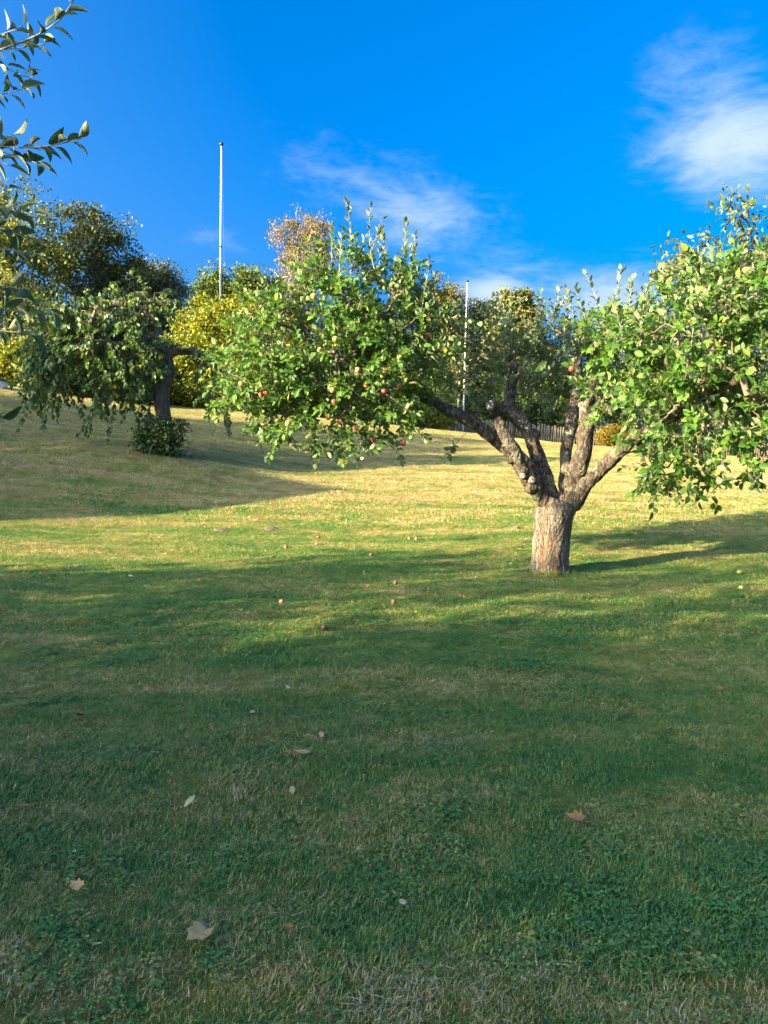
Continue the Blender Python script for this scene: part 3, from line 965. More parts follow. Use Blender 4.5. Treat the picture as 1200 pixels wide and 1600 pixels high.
AV, AQ = apple_profile()
apple_me = {}
for k in ('apple_red', 'apple_blush', 'apple_green', 'apple_rot'):
    apple_me[k] = mesh_np('apple', AV, AQ[:, ::-1])
    apple_me[k].materials.append(M[k])
stalk_me = MB().tube([(0, 0, 0.6), (0.05, 0.02, 1.0), (0.15, 0.05, 1.45)], (0.07, 0.06, 0.08), 5).mesh('stalk')
stalk_me.materials.append(M['stalk'])
lx, ly, ld = project(allpos)
inv = Matrix.Translation(-tb)if False else Matrix.Translation(-Vector(tb))
for x, y, k in ((490, 463, 'b'), (524, 530, 'g'), (500, 547, 'b'), (668, 523, 'r'), (624, 559, 'b'), (592, 582, 'g'), (598, 586, 'g'), (559, 578, 'b'), (572, 602, 'r'), (625, 604, 'b'), (600, 612, 'r'), (408, 617, 'r'), (415, 615, 'b'),
                (522, 628, 'r'), (530, 659, 'r'), (556, 669, 'b'), (583, 687, 'r'), (450, 662, 'b'), (567, 717, 'b'), (513, 652, 'b'), (520, 610, 'b'), (377, 600, 'b'), (1176, 580, 'b'), (893, 577, 'r'), (630, 693, 'r')):
    near = np.nonzero((np.abs(lx - x) < 9) & (np.abs(ly - y) < 9))[0]
    Y = (np.percentile(ld[near], 12) + 0.02) if len(near) else TY - 0.6
    p = at(x, y, 1.0); d = unit(p - CO); p = CO + (p - CO) * Y
    o = bpy.data.objects.new('apple', apple_me[{'r': 'apple_red', 'b': 'apple_blush', 'g': 'apple_green'}[k]])
    o.matrix_basis = Matrix.Translation(Vector(p)) @ Matrix.Rotation(random.uniform(0, 6.3), 4, 'Z') @ Matrix.Rotation(random.uniform(-0.4, 0.4), 4, 'X') @ Matrix.Scale(random.uniform(0.031, 0.039), 4)
    o.parent = apple_tree; o.matrix_parent_inverse = inv
    col.objects.link(o)
    s = bpy.data.objects.new('stalk', stalk_me); s.parent = o; col.objects.link(s)

# ------------------------------------------------------------------ second fruit tree on the mound
sb = ground_at(256, 706)
SY = float(sb[1])
t2 = empty('fruit_tree', sb)
tag(t2, 'shaded crooked fruit tree with drooping crown on the mound at left', 'tree')
s1 = limb([(256, 722, SY, 17), (257, 690, SY, 14.5), (257, 655, SY, 13.5), (250, 622, SY, 13), (258, 595, SY, 12.5), (264, 578, SY, 12), (258, 556, SY, 10.5), (250, 530, SY, 8.5), (242, 505, SY, 7), (228, 485, SY - 0.2, 6), (195, 475, SY - 0.4, 5), (150, 480, SY - 0.6, 4)])
s2 = limb([(259, 575, SY, 8), (262, 556, SY, 8), (274, 548, SY, 7.5), (300, 549, SY, 6), (318, 552, SY + 0.05, 5), (342, 560, SY + 0.1, 3)])
s3 = limb([(243, 712, SY - 0.1, 11), (238, 680, SY - 0.15, 10), (232, 648, SY - 0.2, 8)])
s4 = limb([(246, 520, SY, 6), (215, 540, SY - 0.2, 4), (180, 530, SY - 0.5, 3.5)])
s5 = limb([(248, 612, SY, 9), (243, 602, SY - 0.05, 6)])
s1, s2, s3, s4, s5 = [(P_, np.array(r_) * 0.84) for P_, r_ in (s1, s2, s3, s4, s5)]
link_mesh('trunk', limb_mesh('fruit_trunk', [s1, s2, s3, s4, s5], 0.018, 0.016, 8.1), M['grey_bark'], t2)
e2 = ell_px([(150, 540, 95, 48), (95, 560, 55, 60), (160, 485, 75, 32), (215, 540, 40, 55), (65, 590, 28, 38), (190, 590, 50, 38), (120, 500, 60, 35), (235, 470, 30, 20)], SY - 0.4, 0.9)
e2b = ell_px([(322, 580, 20, 42), (345, 615, 22, 30), (330, 560, 18, 16)], SY + 0.1, 0.9)
mb = MB(); PP = []
for ee, nn_, rt in ((e2, 760, nodes([s1, s4], 0.75)), (e2b, 60, nodes([s2], 0.7))):
    m1, p, a, nr_, sz = crown_part(ee, nn_, rt, 0.40, 14, 0.135, 0.35, -0.45, -0.35, 0.005)
    a = unit(a + (0, 0, -0.8))
    mb.add(np.vstack(m1.V), np.vstack(m1.Q)); PP.append((p, a, nr_, sz))
mb.build('branches', M['twig'], t2, smooth=True)
p, a, nr_ = (np.vstack([q[j] for q in PP]) for j in range(3))
sz = np.concatenate([q[3] for q in PP])
tag(link_mesh('crown', leaf_mesh('crown', p, a, nr_, sz, LEAF8), M['plum_leaf'], t2), kind='stuff')
bb = ground_at(247, 716)
broadleaf('shrub', 'small dark shrub of suckers round the foot of the fruit tree', 'shrub', bb, ell_px([(246, 690, 20, 26), (266, 692, 12, 20), (230, 690, 12, 20), (278, 672, 5, 20), (224, 668, 5, 16), (254, 664, 6, 16)], SY - 0.45, 0.9), M['dark_leaf'], M['twig'], 90, 3600, 0.08, 0.2, 0.012, stems=3)

# ------------------------------------------------------------------ trees behind the lawn
def gbase(px, Y):
    x = at(px, 660, Y)[0]
    return np.array((x, Y, hz(x, Y)))


def bg(name, label, cat, px, Y, lobes, mat, bark, nc, nl, leaf, clump, tr, **kw):
    return broadleaf(name, label, cat, gbase(px, Y), ell_px(lobes, Y, kw.pop('squash', 0.9)), M[mat], M[bark], int(nc * 1.25), int(nl * 2.2), leaf * 0.92, clump * 1.05, tr, **kw)


FAR = 'trees behind the lawn'
bg('lime_tree', 'tall yellowing tree at the far left edge, highest on the mound side', 'tree', 5, 41, [(30, 340, 52, 62), (0, 420, 90, 90), (60, 420, 50, 70), (-60, 380, 70, 90), (20, 520, 80, 70), (95, 390, 14, 26), (-40, 500, 80, 90)], 'olive_leaf', 'grey_bark', 230, 14500, 0.165, 0.50, 0.3, group=FAR)
bg('oak_tree', 'dark ragged oak tree right of the tall yellowing tree', 'tree', 150, 44, [(150, 385, 45, 50), (120, 350, 22, 26), (180, 405, 38, 52), (105, 400, 20, 45), (160, 460, 70, 55), (185, 360, 18, 18), (212, 440, 18, 32), (140, 530, 80, 50)], 'oak_leaf', 'grey_bark', 150, 10500, 0.17, 0.50, 0.3, group=FAR, sparse=1)
bg('willow_tree', 'pale grey-green tree left of the tall flagpole', 'tree', 245, 48, [(240, 440, 36, 36), (262, 475, 32, 50), (225, 470, 35, 50), (245, 530, 50, 50)], 'willow_leaf', 'grey_bark', 190, 10500, 0.16, 0.46, 0.25, group=FAR)
bg('oak_tree', 'round green tree behind the tall flagpole', 'tree', 365, 52, [(370, 440, 46, 34), (335, 465, 38, 32), (410, 460, 36, 30), (365, 500, 70, 50), (318, 480, 22, 24)], 'green_leaf', 'grey_bark', 190, 9500, 0.19, 0.5, 0.3, group=FAR)
bg('maple_tree', 'bright yellow-green spreading tree in front of the tall flagpole', 'tree', 365, 40.5, [(345, 505, 68, 44), (310, 540, 45, 45), (400, 500, 55, 38), (360, 580, 85, 50), (430, 540, 60, 55), (300, 590, 40, 45)], 'yellow_leaf', 'grey_bark', 330, 15000, 0.14, 0.38, 0.14, group=FAR, stems=4)
bg('birch_tree', 'orange-brown autumn birch with drooping twigs behind the apple tree', 'tree', 470, 56, [(478, 346, 20, 26), (452, 368, 15, 36), (494, 395, 22, 45), (466, 420, 26, 52), (434, 352, 9, 18), (504, 358, 10, 26), (438, 420, 9, 38), (470, 470, 36, 40)], 'birch_leaf', 'birch_bark', 190, 7600, 0.125, 0.40, 0.2, group=FAR, droop=0.9, sparse=1)
bg('birch_tree', 'olive birch left of the distant flagpole', 'tree', 690, 60, [(685, 460, 24, 30), (700, 490, 24, 40), (672, 500, 26, 50), (695, 560, 40, 60), (710, 455, 10, 16)], 'birch_olive', 'birch_bark', 170, 8000, 0.18, 0.5, 0.2, group=FAR, droop=0.4)
bg('aspen_tree', 'feathery pale green tree behind the distant flagpole', 'tree', 745, 62, [(740, 495, 30, 26), (765, 490, 20, 18), (735, 540, 45, 50), (770, 530, 30, 40)], 'willow_leaf', 'grey_bark', 150, 8000, 0.18, 0.5, 0.2, group=FAR)
bg('pine_tree', 'round topped pine standing above the fence', 'tree', 803, 57, [(806, 470, 28, 20), (800, 505, 42, 24), (825, 500, 24, 26), (785, 535, 36, 28), (820, 545, 40, 30), (800, 580, 60, 40)], 'pine_needle', 'pine_bark', 190, 13000, 0.20, 0.42, 0.22, group=FAR, tmpl=NEEDLE, flat=0.5)
bg('ash_tree', 'green tree between the pine and the right-hand crown', 'tree', 890, 60, [(880, 550, 50, 45), (925, 525, 42, 40), (860, 590, 50, 40), (965, 535, 50, 50), (1010, 560, 50, 60)], 'green_leaf', 'grey_bark', 150, 7000, 0.20, 0.55, 0.25, group=FAR)
bg('lime_tree', 'mid green tree low behind the apple crown', 'tree', 580, 58, [(560, 520, 60, 60), (620, 520, 50, 60), (520, 560, 60, 60), (600, 590, 80, 50)], 'green_leaf', 'grey_bark', 130, 6000, 0.2, 0.55, 0.25, group=FAR)
for px, lob, mat, lab in ((120, [(60, 575, 110, 60), (190, 570, 90, 60)], 'green_leaf', 'low wide tree far behind the drooping fruit tree'), (380, [(330, 580, 90, 60), (440, 585, 90, 55)], 'olive_leaf', 'low wide tree far behind the yellow-green tree'),
                          (640, [(590, 600, 90, 60), (690, 600, 80, 60)], 'green_leaf', 'low wide tree far behind the leftmost limb'), (850, [(790, 615, 80, 60), (880, 620, 90, 60)], 'green_leaf', 'low wide tree far behind the middle limbs'),
                          (1060, [(990, 620, 90, 65), (1100, 620, 110, 70)], 'green_leaf', 'low wide tree far behind the right-hand limb'), (1260, [(1220, 620, 90, 75), (1310, 610, 100, 80)], 'oak_leaf', 'low wide tree at the far right behind the crown')):
    bg('field_maple', lab, 'tree', px, 70, lob, mat, 'grey_bark', 150, 6500, 0.28, 0.75, 0.25, group=FAR)
UND = 'shrubs along the edge of the lawn'
for i, (px, Y, lob, mat, lab, nl) in enumerate((
    (-20, 37, [(-20, 575, 60, 40), (25, 570, 40, 36)], 'yellow_leaf', 'yellow shrub at the left edge behind the mound', 4500),
    (70, 37, [(70, 585, 50, 40), (100, 600, 40, 30)], 'olive_leaf', 'olive shrub behind the drooping fruit tree crown', 4500),
    (160, 38, [(150, 600, 48, 38), (190, 605, 36, 34)], 'yellow_leaf', 'yellow-green shrub left of the fruit tree trunk', 4500),
    (225, 40, [(220, 600, 40, 40), (245, 590, 30, 40)], 'olive_leaf', 'olive shrub straight behind the fruit tree trunk', 4500),
    (290, 41, [(290, 605, 42, 38), (325, 610, 36, 34)], 'yellow_leaf', 'yellow-green shrub right of the fruit tree trunk', 5000),
    (400, 43, [(400, 610, 55, 40), (450, 615, 45, 36)], 'green_leaf', 'green shrub low behind the apple crown', 4500),
    (520, 43, [(500, 620, 55, 40), (560, 625, 50, 36)], 'dark_leaf', 'dark shrub hidden deep behind the apple crown', 4000),
    (650, 46, [(640, 640, 40, 26), (675, 640, 32, 24)], 'yellow_leaf', 'yellow shrub under the left limb of the apple tree', 4000),
    (715, 50, [(710, 610, 40, 48), (745, 620, 36, 42)], 'dark_leaf', 'dark shrub beside the distant flagpole foot', 4500),
    (790, 51, [(785, 620, 42, 45), (820, 635, 40, 36)], 'dark_leaf', 'dark green shrub behind the fence under the pine', 4500),
    (870, 52, [(860, 635, 45, 42), (905, 640, 40, 40)], 'green_leaf', 'green shrub behind the fence seen between the limbs', 4500),
    (1000, 53, [(990, 640, 50, 45), (1050, 640, 45, 45)], 'dark_leaf', 'dark shrub behind the fence right of the limbs', 4200),
    (1130, 52, [(1120, 645, 50, 50), (1190, 650, 60, 55), (1250, 640, 60, 60)], 'dark_leaf', 'dark shrub behind the hanging right-hand crown', 5000))):
    bg('shrub', lab, 'shrub', px, Y, lob, mat, 'twig', 90, nl, 0.15, 0.40, 0.05, group=UND, stems=3)
bg('shrub', 'orange-yellow shrub leaning over the picket fence', 'shrub', 965, 47.6, [(962, 678, 20, 12), (944, 682, 12, 12), (984, 683, 14, 11)], 'orange_leaf', 'twig', 70, 3200, 0.11, 0.28, 0.03, stems=3)
bg('shrub', 'low yellow shrub at the lawn edge below the leftmost limb', 'shrub', 690, 47, [(690, 655, 20, 12), (665, 655, 14, 10)], 'yellow_leaf', 'twig', 60, 2200, 0.12, 0.3, 0.03, stems=3)
# cherry tree behind the right-hand crown
broadleaf('cherry_tree', 'tall cherry tree with drooping leaves behind the right-hand crown', 'tree', gbase(1235, 14.5), ell_px([(1085, 385, 40, 34), (1055, 420, 46, 28), (1110, 430, 50, 40), (1160, 312, 22, 20), (1165, 350, 20, 22), (1190, 385, 34, 38), (1050, 470, 55, 36), (1160, 460, 60, 50), (1130, 540, 80, 70), (1240, 420, 60, 80), (1270, 540, 80, 90), (1225, 330, 26, 26), (1030, 535, 40, 45)], 14.5, 0.9), M['cherry_leaf'], M['grey_bark'], 300, 8200, 0.125, 0.20, 0.14, tmpl=NARROW, droop=0.6, sparse=1)

# ------------------------------------------------------------------ flagpoles
def flagpole(label, top_px, Y, r):
    top = at(*top_px, Y)
    b = np.array((top[0], Y, hz(top[0], Y)))
    H = top[2] - b[2]
    t = empty('flagpole', b)
    tag(t, label, 'flagpole', 'white flagpoles behind the lawn')
    z = np.linspace(0, 1, 12)
    P = b + np.c_[0 * z, 0 * z, H * z]
    MB().tube(P, r * (1.15 - 0.55 * z), 12).build('pole', M['pole_paint'], t, True)
    th = np.linspace(0, math.pi, 7)
    MB().tube(b + np.c_[0 * th, 0 * th, H + r * 1.3 - r * 1.6 * np.cos(th)], r * 1.7 * np.sin(th) + 0.004, 10).build('finial', M['pole_dark'], t, True)
    for f in (0.33, 0.62):
        MB().tube(b + np.array(((0, 0, H * f), (0, 0, H * f + 0.12))), np.array((r, r)) * (1.22 - 0.55 * f), 12).build('joint_ring', M['pole_dark'], t)
    MB().tube([b + (0.05, -0.05, H * 0.985), b + (0.22, -0.06, H * 0.55), b + (0.10, -0.12, H * 0.12)], (0.007, 0.007, 0.007), 5).build('halyard', M['rope'], t)
    MB().box(b + np.array((0.0, -r * 1.3, H * 0.12)), (0.03, 0.05, 0.16)).build('cleat', M['pole_dark'], t)
    MB().tube(b + np.array(((0, 0, -0.1), (0, 0, 0.12))), (r * 2.6, r * 2.4), 12).build('base', M['rope'], t)


flagpole('tall white flagpole rising left of the apple tree with a dark ball on top', (346, 228), 46, 0.074)
flagpole('distant white flagpole seen between the two halves of the apple crown', (730, 441), 46.5, 0.052)
# pale slim birch stem left of the distant pole
pb = gbase(714, 49)
ys = empty('young_birch', pb)
tag(ys, 'slim pale birch stem left of the distant flagpole foot', 'tree')
MB().tube([pb - (0, 0, 0.1), pb + (0.02, 0, 1.2), pb + (0.10, 0, 2.6), pb + (0.08, 0, 4.2)], (0.10, 0.085, 0.07, 0.03), 8).build('trunk', M['birch_bark'], ys, True)
pp, oo = ellipsoid_points([(pb + (0.1, 0, 3.9), np.array((1.1, 1.0, 1.3)))], 700, 0.2)
tag(link_mesh('crown', leaf_mesh('crown', pp, unit(rng.normal(size=pp.shape) - (0, 0, 0.8)), unit(rng.normal(size=pp.shape) + (0, 0, 0.6)), 0.10 + 0.05 * rng.random(len(pp)), LEAF4), M['birch_olive'], ys), kind='stuff')

# ------------------------------------------------------------------ picket fence
fa, fb = gbase(705, 49.5), gbase(1290, 46.5)
fence = empty('picket_fence', fa)
tag(fence, 'weathered wooden picket fence along the far edge of the lawn', 'fence')
Lf = np.linalg.norm(fb[:2] - fa[:2]); uf = (fb[:2] - fa[:2]) / Lf
rzf = math.atan2(uf[1], uf[0])
pm = MB()
pm.box((0, 0, 0.52), (0.085, 0.022, 1.04))
pm.add([(-0.0425, -0.011, 1.04), (0.0425, -0.011, 1.04), (0.0425, 0.011, 1.04), (-0.0425, 0.011, 1.04), (0, -0.011, 1.12), (0, 0.011, 1.12)], [(0, 3, 5, 4), (1, 4, 5, 2)], [(0, 4, 1), (3, 2, 5)])
picket_me = pm.mesh('picket'); picket_me.materials.append(M['fence_wood'])
post_me = MB().box((0, 0, 0.5), (0.11, 0.11, 1.1)).mesh('post'); post_me.materials.append(M['fence_wood'])
finv = Matrix.Translation(-Vector(fa))


def fence_piece(name, me_, s, offy, lean=0.0, sc=1.0):
    x, y = fa[:2] + uf * s + np.array((-uf[1], uf[0])) * offy
    o = bpy.data.objects.new(name, me_)
    o.matrix_basis = Matrix.Translation((x, y, hz(x, y) - 0.02)) @ Matrix.Rotation(rzf, 4, 'Z') @ Matrix.Rotation(lean, 4, 'Y') @ Matrix.Diagonal((1, 1, sc, 1))
    o.parent = fence; o.matrix_parent_inverse = finv
    col.objects.link(o)


s = 0.0
while s < Lf:
    if random.random() > 0.03:
        fence_piece('picket', picket_me, s, -0.045, random.gauss(0, 0.03), random.uniform(0.93, 1.05))
    s += random.uniform(0.135, 0.16)
ps = np.arange(0, Lf, 2.2)
for s in ps:
    fence_piece('post', post_me, s, 0.06)
for z in (0.28, 0.82):
    for s0, s1 in zip(ps[:-1], ps[1:]):
        a = fa[:2] + uf * s0; b = fa[:2] + uf * s1
        A = np.array((*a, hz(*a) + z)); B = np.array((*b, hz(*b) + z))
        m1 = MB(); m1.tube([A, B], (0.038, 0.038), 4); m1.build('rail', M['fence_wood'], fence)

# ------------------------------------------------------------------ white box at the top of the mound
wb = gbase(-5, 28.5)
wt_ = empty('garden_box', wb)
tag(wt_, 'small white box with dark lid on the mound at the left edge', 'box')
zb = at(0, 600, 22.5)[2] - 0.22
MB().box(wb + (0, 0, 0.08), (0.62, 0.45, 0.30)).build('body', M['white_paint'], wt_)
MB().box(wb + (0, 0, 0.255), (0.70, 0.52, 0.05)).build('lid', M['pole_dark'], wt_)

# ------------------------------------------------------------------ apple tree beside the viewer, reaching in from the left
nb = np.array((-3.7, 1.7, hz(-3.7, 1.7)))
near_tree = empty('apple_tree', nb)
tag(near_tree, 'apple tree beside the viewer with leafy twigs reaching in at the upper left', 'tree')
n1 = [nb - (0, 0, 0.1), nb + (0.05, 0, 0.8), nb + (0.0, 0.1, 1.5), nb + (0.2, 0.3, 2.2), nb + (0.5, 0.6, 2.9), nb + (0.8, 0.8, 3.5)]
n2 = [nb + (0, 0.1, 1.4), nb + (-0.5, 0.0, 2.2), nb + (-0.9, -0.2, 3.0)]
n3 = [nb + (0.1, 0.2, 1.8), nb + (0.6, 0.7, 2.1), nb + (1.1, 1.0, 2.25)]
link_mesh('trunk', limb_mesh('near_trunk', [(n1, (0.17, 0.15, 0.14, 0.10, 0.07, 0.04)), (n2, (0.11, 0.08, 0.05)), (n3, (0.08, 0.06, 0.035))], 0.02, 0.014, 5.5), M['grey_bark'], near_tree)
TW = [([(-230, 170), (-60, 100), (0, 78), (55, 58), (100, 28), (128, -25)], 3.0, 3.5),
      ([(-60, 100), (-10, 92), (30, 118), (52, 120)], 3.02, 1.2), ([(-80, 130), (-20, 150), (12, 146), (40, 138)], 2.95, 1.2), ([(0, 78), (40, 74), (70, 68)], 3.03, 1),
      ([(-60, 100), (-20, 60), (20, 48), (35, 40)], 2.9, 1.0),
      ([(-200, 260), (-60, 226), (0, 230), (50, 231), (90, 226), (124, 217)], 3.1, 2.6), ([(-60, 226), (0, 236), (30, 246), (62, 256)], 3.12, 1.2), ([(-40, 240), (0, 252), (14, 258)], 3.0, 1.0), ([(-30, 228), (5, 215), (22, 212)], 3.05, 1.0),
      ([(-200, 300), (-50, 312), (0, 322), (30, 332), (52, 334)], 2.9, 2), ([(-150, 350), (-40, 350), (10, 358), (40, 372)], 2.95, 1.6), ([(-150, 380), (-40, 385), (10, 390), (50, 396)], 3.0, 1.6), ([(-60, 310), (0, 300), (12, 292)], 2.95, 1),
      ([(-200, 420), (-60, 430), (0, 445), (35, 452)], 2.95, 2), ([(-60, 430), (0, 462), (50, 478), (82, 486)], 3.0, 1.6), ([(-120, 500), (-30, 512), (10, 518), (48, 520)], 3.0, 1.6), ([(-60, 470), (0, 480), (40, 492)], 2.9, 1.2), ([(-100, 640), (-40, 645), (4, 656)], 2.9, 1.2)]
tw = MB(); LPs = []
for pl, Y, r in TW:
    P = np.array([at(x, y, Y + 0.05 * math.sin(i)) for i, (x, y) in enumerate(pl)])
    s = np.linspace(0, len(P) - 1, len(P) * 4)
    Ps = np.stack([np.interp(s, np.arange(len(P)), P[:, k]) for k in range(3)], 1)
    for _ in range(3):
        Ps[1:-1] = (Ps[:-2] + 2 * Ps[1:-1] + Ps[2:]) / 4
    tw.tube(Ps, np.linspace(r, 0.8, len(Ps)) * 0.0019, 6)
    L = np.r_[0, np.cumsum(np.linalg.norm(np.diff(Ps, axis=0), axis=1))]
    ss = np.arange(L[-1], 0.05, -0.027)
    k = len(ss)
    pp = np.stack([np.interp(ss, L, Ps[:, j]) for j in range(3)], 1)
    td = unit(np.stack([np.interp(ss, L, np.gradient(Ps[:, j])) for j in range(3)], 1))
    ph = np.arange(k) * 2.3 + rng.random() * 6
    A = unit(np.cross(td, (0.1, 0.3, 0.95))); B = np.cross(td, A)
    sd = A * np.cos(ph)[:, None] + B * np.sin(ph)[:, None]
    ax = unit(td * 0.95 + sd * 0.75 + rng.normal(size=(k, 3)) * 0.2)
    nr_ = unit(-sd * 0.3 + td * 0.5 + np.array((0, 0, 0.8)) + rng.normal(size=(k, 3)) * 0.3)
    LPs.append((pp + sd * 0.008, ax, nr_, 0.078 * (0.7 + 0.5 * rng.random(k))))
root = np.array(n1[3])
for Y_, px_, py_, tgt in ((3.0, -230, 170, n1[5]), (3.1, -200, 260, n1[4]), (2.9, -200, 300, n1[4]), (2.95, -200, 420, n3[2]), (2.95, -120, 500, n3[2]), (2.95, -150, 350, n3[2]), (3.0, -150, 380, n3[2]), (2.9, -100, 640, n3[1]), (2.95, -80, 130, n1[5])):
    q = at(px_, py_, Y_)
    tw.tube([tgt, (np.array(tgt) + q) / 2 + (0, 0, 0.05), q], (0.016, 0.012, 0.009), 6)
tw.build('twigs', M['pale_twig'], near_tree, True)
CURL = (LEAF8[0] * np.array((0.82, 1, 1.9)) - np.c_[0 * LEAF8[0][:, 0], 0 * LEAF8[0][:, 0], 0.22 * LEAF8[0][:, 1] ** 2], LEAF8[1], LEAF8[2])
p, a, nr_ = (np.vstack([q[j] for q in LPs]) for j in range(3))
sz = np.concatenate([q[3] for q in LPs])
x, y, d = project(p)
vis = np.nonzero((x > -30) & (x < 1200) & (y > -30))[0][-300:]
rnd = rng.random(len(p))
single_leaves(near_tree, p, a, nr_, sz, rnd, M['branch_leaf'], FELT, vis)
hid = np.setdiff1d(np.arange(len(p)), vis)
ells_n = [(nb + (-0.9, -0.3, 3.3), np.array((1.5, 1.5, 1.2))), (nb + (-0.2, -0.6, 3.9), np.array((1.3, 1.3, 0.9))), (nb + (-1.3, 0.6, 2.6), np.array((1.0, 1.0, 0.8)))]
m1, p2, a2, n2_, s2_ = crown_part(ells_n, 200, np.array([n1[4], n1[5], n2[2]]), 0.3, 12, 0.085, 0.3, 0.2, -0.1)
m1.build('branches', M['twig'], near_tree, True)
tag(link_mesh('crown', leaf_mesh('crown', np.vstack([p[hid], p2]), np.vstack([a[hid], a2]), np.vstack([nr_[hid], n2_]), np.r_[sz[hid], s2_], LEAF8), M['branch_leaf'], near_tree), kind='stuff')

# ------------------------------------------------------------------ what stands outside the view, up-sun: garden trees and a house
N_ = np.array((-U[1], U[0]))


def sunpos(a, w_):
    p = U * a + N_ * w_
    return np.array((p[0], p[1], hz(p[0], p[1])))


TE = math.tan(R(EL))
SH = 'garden trees outside the view to the left'
for i, (a_, w_, top, rad, dn) in enumerate(((-13, -2.5, 6.6, 2.6, 6500), (-14, 2.0, 6.9, 2.7, 7600), (-14.5, 6.0, 7.2, 2.4, 3000), (-14, 8.9, 6.0, 1.75, 1900), (-12.5, 4.0, 5.2, 2.3, 4200), (-11, 0.0, 5.0, 2.2, 2600))):
    b = sunpos(a_, w_)
    c = b + (0, 0, top - rad)
    lob = [(c + (0, 0, rad * 0.35), np.array((rad * 0.75, rad * 0.75, rad * 0.65))), (c - (0, 0, rad * 0.3), np.array((rad, rad, rad * 0.8))), (b + (0, 0, max(0.9, (top - rad) * 0.4)), np.array((rad * 0.85, rad * 0.85, 1.0)))]
    broadleaf('garden_tree', ['leafy garden tree behind the viewer to the left', 'second leafy garden tree left of the viewer', 'third and tallest leafy garden tree left of the viewer', 'narrow garden tree nearest the red house', 'low garden tree in front of the tallest one', 'low garden tree nearest the viewer'][i], 'tree', b, lob, M['green_leaf'], M['grey_bark'], 110, dn, 0.26, 0.5, 0.16, group=SH)

tip = ground_at(552, 767)
a_t = float(U @ tip[:2]); w_t = float(N_ @ tip[:2])
HD = 24.0
hc = sunpos(a_t - HD, w_t)
Hh = tip[2] + HD * TE - hc[2]
house = empty('house', hc)
tag(house, 'red boarded house with low tiled roof outside the view to the left', 'house')
rzh = math.atan2(U[1], U[0])


def hp(a, w_, z):
    p = U * (a_t - HD + a) + N_ * (w_t + w_)
    return np.array((p[0], p[1], hc[2] + z))


Lw, Ld = 4.4, 8.0
hb = MB(); hb.box(hp(-Ld / 2, Lw / 2 + 0.1, (Hh - 0.3) / 2 - 0.3), (Ld - 0.3, Lw - 0.2, Hh + 0.2), rzh); hb.build('wall', M['house_wall'], house)
rf = MB()
V = [hp(0.0, 0.0, Hh - 0.12), hp(0.0, Lw, Hh - 0.12), hp(-Ld, Lw, Hh - 0.12), hp(-Ld, 0, Hh - 0.12), hp(0, 0, Hh), hp(0, Lw, Hh), hp(-Ld, Lw, Hh), hp(-Ld, 0, Hh), hp(-Ld / 2, Lw, Hh + Ld / 2 * TE * 0.7), hp(-Ld / 2, 0, Hh + Ld / 2 * TE * 0.7)]
rf.add(V, [(0, 1, 2, 3), (0, 4, 5, 1), (2, 6, 7, 3), (4, 9, 8, 5), (7, 6, 8, 9)], [(4, 7, 9), (5, 8, 6)])
rf.build('roof', M['house_roof'], house)
lt = MB()  # unseen wedge added beside the wall to widen the house shadow on the mound
V = [hp(a_, w_, z_) for a_ in (0.0, -5.0) for w_, z_ in ((0.1, -0.5), (0.1, Hh - 0.05), (-1.0, Hh - 1.8), (-1.0, -0.5))]
lt.add(V, [(0, 1, 2, 3), (7, 6, 5, 4), (1, 5, 6, 2), (2, 6, 7, 3), (0, 4, 5, 1), (0, 3, 7, 4)])
lt.build('shadow_wedge', M['house_wall'], house)
for w_ in (1.2, 3.2):
    for z in (1.6, 4.3):
        if z + 0.8 > Hh: continue
        wd = MB().box(hp(-0.13, w_, z), (0.08, 1.0, 1.3), rzh).build('window', M['white_paint'], house)
        g_ = MB().box(hp(-0.10, w_, z), (0.05, 0.84, 1.14), rzh).build('pane', M['window_glass'], house)
        mw = g_.matrix_world.copy(); g_.parent = wd; g_.matrix_parent_inverse = wd.matrix_parent_inverse.inverted() @ g_.matrix_parent_inverse @ Matrix.Identity(4) if False else Matrix.Identity(4)
tall = sunpos(a_t - HD - 3, w_t + 7.2)
for i, (da, dw, top, rad) in enumerate(((-2, 5.9, Hh + 2.2, 2.4), (-2, 8.9, Hh + 3.1, 2.5), (-2, 11.9, Hh + 3.7, 2.5))):
    b = sunpos(a_t - HD + da, w_t + dw)
    c = b + (0, 0, top - rad)
    broadleaf('garden_tree', ['tall garden tree behind the red house', 'tall garden tree farther behind the red house', 'tall garden tree farthest behind the red house'][i], 'tree', b, [(c, np.array((rad, rad, rad))), (c - (0, 0, rad * 1.5), np.array((rad, rad, rad * 1.3))), (b + (0, 0, 2.0), np.array((rad * 0.9, rad * 0.9, 1.8)))], M['green_leaf'], M['grey_bark'], 150, 9000, 0.30, 0.55, 0.2, group=SH)

